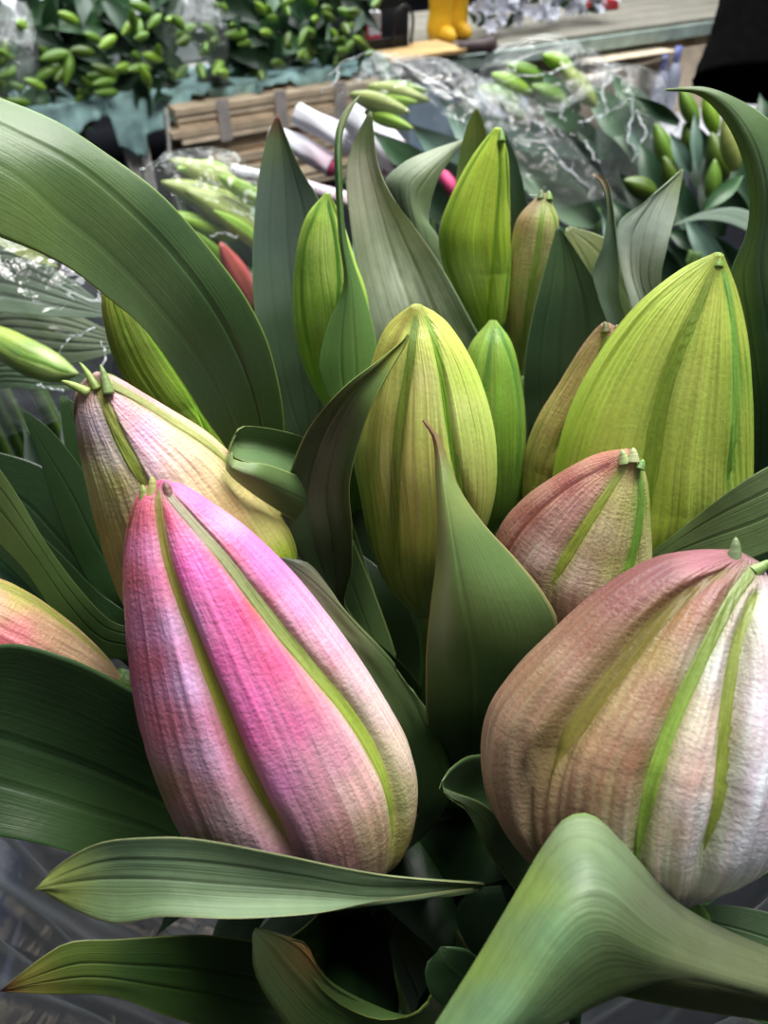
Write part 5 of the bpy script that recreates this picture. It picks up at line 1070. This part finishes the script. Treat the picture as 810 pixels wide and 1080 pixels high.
# under the grey table
M_blue = simple_mat('pale_blue_plastic', c(150, 178, 206), .5, noise=6, var=.2)
g = thing('plastic_crate', 'pale blue plastic crate under the grey table, left of the green bud bunch', 'crate', at(lx(510), .15, 0))
obox('body', lx(446), lx(580), .10, .45, 0, .30, M_blue, g, jit=.004, bev=.01); obox('rim', lx(443), lx(583), .08, .47, .28, .32, M_blue, g, bev=.008)
def carton(lab, u0, u1, n0, n1, h, mat, flap=1):
    g = thing('cardboard_box', lab, 'box', at((u0 + u1) / 2, (n0 + n1) / 2, 0), 'cardboard boxes under the grey table')
    t = .008
    obox('side_panel', u0, u1, n0, n0 + t, 0, h, mat, g, bev=.001); obox('side_panel', u0, u1, n1 - t, n1, 0, h, mat, g, bev=.001)
    obox('side_panel', u0, u0 + t, n0 + t, n1 - t, 0, h, mat, g, bev=.001); obox('side_panel', u1 - t, u1, n0 + t, n1 - t, 0, h, mat, g, bev=.001); obox('base', u0 + t, u1 - t, n0 + t, n1 - t, .001, t, mat, g)
    if flap:
        for (a, b) in ((u0, u1),):
            v = [at(a, n0, h), at(b, n0, h), at(b + .04, n0 - .12, h + .05), at(a - .02, n0 - .13, h + .02)]
            v = np.array(v + [q + np.array([0, 0, .006]) for q in v])
            mesh_obj('flap', v, [(0, 1, 2, 3), (7, 6, 5, 4), (0, 4, 5, 1), (1, 5, 6, 2), (2, 6, 7, 3), (3, 7, 4, 0)], M_card, g, smooth=False)
carton('open cardboard box with loose flaps under the grey table', lx(604), lx(684), -.02, .4, .27, M_card2)
carton('taller cardboard box under the grey table beside the black garment', lx(712), lx(770), -.05, .4, .33, M_card, 0)
o = obox('cardboard_sheet', lx(612), lx(700), -.1, .1, .335, .345, M_card, jit=.02); tag(o, 'loose cardboard sheet lying across the open box', 'cardboard')
M_bot = simple_mat('cloudy_bottle_plastic', c(176, 180, 200), .25, noise=5, var=.25)
for px, h_, lab in ((690, .33, 'cloudy plastic bottle between the two cardboard boxes'), (703, .36, 'taller cloudy plastic bottle against the right cardboard box')):
    u = lx(px); q = [at(u, -.12, z) for z in (0, .02, h_ * .6, h_ * .72, h_ * .8, h_ * .9, h_)]
    g = thing('bottle', lab, 'bottle', q[0], 'cloudy bottles under the grey table')
    tube(np.array(q[:5]), np.array([.04, .044, .044, .034, .016]), M_bot, g, 'body', None, 24); tube(np.array(q[4:]), np.array([.017, .019, .019]), simple_mat('bottle_cap', c(120, 130, 190), .4), g, 'cap', None, 20)
M_pap = simple_mat('white_paper', c(214, 210, 214), .7, noise=8, var=.1)
g = thing('paper_sheet', 'white sheet with a red stripe on the ground behind the unwrapped bunch', 'paper', onz(720, 125, .002))
qa = [onz(x, y, .004) for x, y in ((640, 150), (810, 140), (800, 108), (665, 108))]
v = np.array(qa + [q + np.array([0, 0, .003]) for q in qa]); FB = [(0, 1, 2, 3), (7, 6, 5, 4), (0, 4, 5, 1), (1, 5, 6, 2), (2, 6, 7, 3), (3, 7, 4, 0)]
mesh_obj('sheet', v, FB, M_pap, g, smooth=False)
qa = [onz(x, y, .008) for x, y in ((680, 119), (722, 112), (722, 109), (680, 115))]; v = np.array(qa + [q + np.array([0, 0, .002]) for q in qa]); mesh_obj('red_stripe', v, FB, simple_mat('red_stripe', c(196, 50, 70), .6), g, smooth=False)

# black garment top right
M_cloth = simple_mat('black_cloth', c(5, 5, 6), .95, .03, noise=60, var=.3)
o = film(None, [(790, -180), (772, -60), (760, 5), (749, 45), (733, 84)], [(1010, -180), (980, -60), (950, 10), (930, 60), (905, 96)], [1.35, 1.32, 1.3], nt=50, nth=90, amp=.012, seed=31, mat=M_cloth, name='black_garment', flat=.35)
tag(o, 'hem of a black garment hanging into the top right corner', 'garment'); o.modifiers.new('s', 'SOLIDIFY').thickness = .004

# perforated shoe lower left
m, nt_, b_ = new_mat('perforated_navy_rubber'); tc = N(nt_, 'ShaderNodeTexCoord'); vor = N(nt_, 'ShaderNodeTexVoronoi', Scale=110.0, Randomness=0.1); nt_.links.new(tc.outputs['Object'], vor.inputs['Vector'])
lt = N(nt_, 'ShaderNodeMath', operation='LESS_THAN'); lt.inputs[1].default_value = .3; nt_.links.new(vor.outputs['Distance'], lt.inputs[0])
mc = N(nt_, 'ShaderNodeMix', data_type='RGBA'); mc.inputs[6].default_value = c(36, 44, 68) + (1,); mc.inputs[7].default_value = c(8, 10, 18) + (1,); nt_.links.new(lt.outputs[0], mc.inputs[0]); nt_.links.new(mc.outputs[2], b_.inputs['Base Color']); b_.inputs['Roughness'].default_value = .4
M_shoe = m
def shoe(cx, cy, lab, yaw):
    g = thing('shoe', lab, 'shoe', (cx, cy, .001)); n, k = 40, 32; vs = []
    for i in range(n):
        t = i / (n - 1); w_ = .05 * (math.sin(math.pi * min(1, t * .94 + .03)) ** .35) * (1 - .12 * math.sin(t * 6)); h = .05 + .05 * max(0, 1 - t * 1.6); h *= math.sin(math.pi * min(1, t * .97 + .02)) ** .3
        for j in range(k):
            a = 2 * math.pi * j / k; x = w_ * math.cos(a); zz = .02 + max(0, math.sin(a)) * h; y = t * .29 - .145
            vs.append((cx + x * math.cos(yaw) - y * math.sin(yaw), cy + x * math.sin(yaw) + y * math.cos(yaw), zz))
    f = grid_faces(n, k, 0, True); f.append(tuple(range(k))[::-1]); f.append(tuple((n - 1) * k + j for j in range(k)))
    mesh_obj('upper', np.array(vs), f, M_shoe, g)
    vs = []; 
    for i in range(n):
        t = i / (n - 1); w_ = .055 * (math.sin(math.pi * min(1, t * .94 + .03)) ** .35)
        for j in range(4):
            x = w_ * (-1 if j in (0, 3) else 1); zz = .001 if j < 2 else .024; y = t * .30 - .15
            vs.append((cx + x * math.cos(yaw) - y * math.sin(yaw), cy + x * math.sin(yaw) + y * math.cos(yaw), zz))
    f = grid_faces(n, 4, 0, True); f.append((3, 2, 1, 0)); f.append(tuple((n - 1) * 4 + j for j in range(4)))
    mesh_obj('sole', np.array(vs), f, simple_mat('navy_sole', c(40, 46, 66), .5), g, smooth=False)
q = onz(-22, 960, .05); shoe(q[0], q[1] - .02, 'navy perforated shoe on the ground at the lower left edge', .15)
q = onz(800, 1060, 0.0)
g = thing('cardboard_box', 'brown cardboard box on the ground at the lower right corner', 'box', (q[0] + .1, q[1] - .05, 0))
quadbox('body', ((q[0] - .02, q[0] + .3), (q[1] - .3, q[1] + .01), (0.001, .12)), M_card2, None, g)
quadbox('lid', ((q[0] - .028, q[0] + .308), (q[1] - .308, q[1] + .018), (.121, .15)), M_card, None, g)
# ---- light
w = bpy.data.worlds.new('World'); SC.world = w; w.use_nodes = True
wt = w.node_tree; bg = wt.nodes['Background']; tcw = N(wt, 'ShaderNodeTexCoord'); sxw = N(wt, 'ShaderNodeSeparateXYZ'); wt.links.new(tcw.outputs['Generated'], sxw.inputs[0])
rw = N(wt, 'ShaderNodeValToRGB'); rw.color_ramp.elements[0].position = .0; rw.color_ramp.elements[0].color = (.06, .07, .08, 1); rw.color_ramp.elements[1].position = .8; rw.color_ramp.elements[1].color = (.95, .98, 1, 1)
wt.links.new(sxw.outputs['Z'], rw.inputs[0]); wt.links.new(rw.outputs[0], bg.inputs[0]); bg.inputs[1].default_value = .30
def area(name, loc, target, size, power, col=(1, 1, 1)):
    l = bpy.data.lights.new(name, 'AREA'); l.shape = 'RECTANGLE'; l.size, l.size_y = size; l.energy = power; l.color = col
    o = bpy.data.objects.new(name, l); COL.objects.link(o); o.location = loc
    o.rotation_euler = (Vector(target) - Vector(loc)).to_track_quat('-Z', 'Y').to_euler()
    return o
area('roof_skylight', (.5, .95, 3.0), (0, .35, 1.0), (1.3, 1.3), 135, (1, .98, .95))
area('far_roof_skylight', (0, 4.5, 3.2), (0, 3.5, 0), (5, 3), 300, (.95, .98, 1))

# ---- camera
cam = bpy.data.cameras.new('camera'); co = bpy.data.objects.new('camera', cam); COL.objects.link(co); SC.camera = co
cam.sensor_fit = 'VERTICAL'; cam.sensor_height = 36; cam.lens = 26; cam.clip_start = .01
co.location = (0, 0, CZ); co.rotation_euler = (math.radians(90) - PITCH, 0, 0)
cam.dof.use_dof = True; cam.dof.focus_distance = .19; cam.dof.aperture_fstop = 20
SC.view_settings.view_transform = 'Standard'; SC.view_settings.look = 'None'; SC.view_settings.gamma = 1; SC.view_settings.exposure = 0
SC.view_settings.use_curve_mapping = False
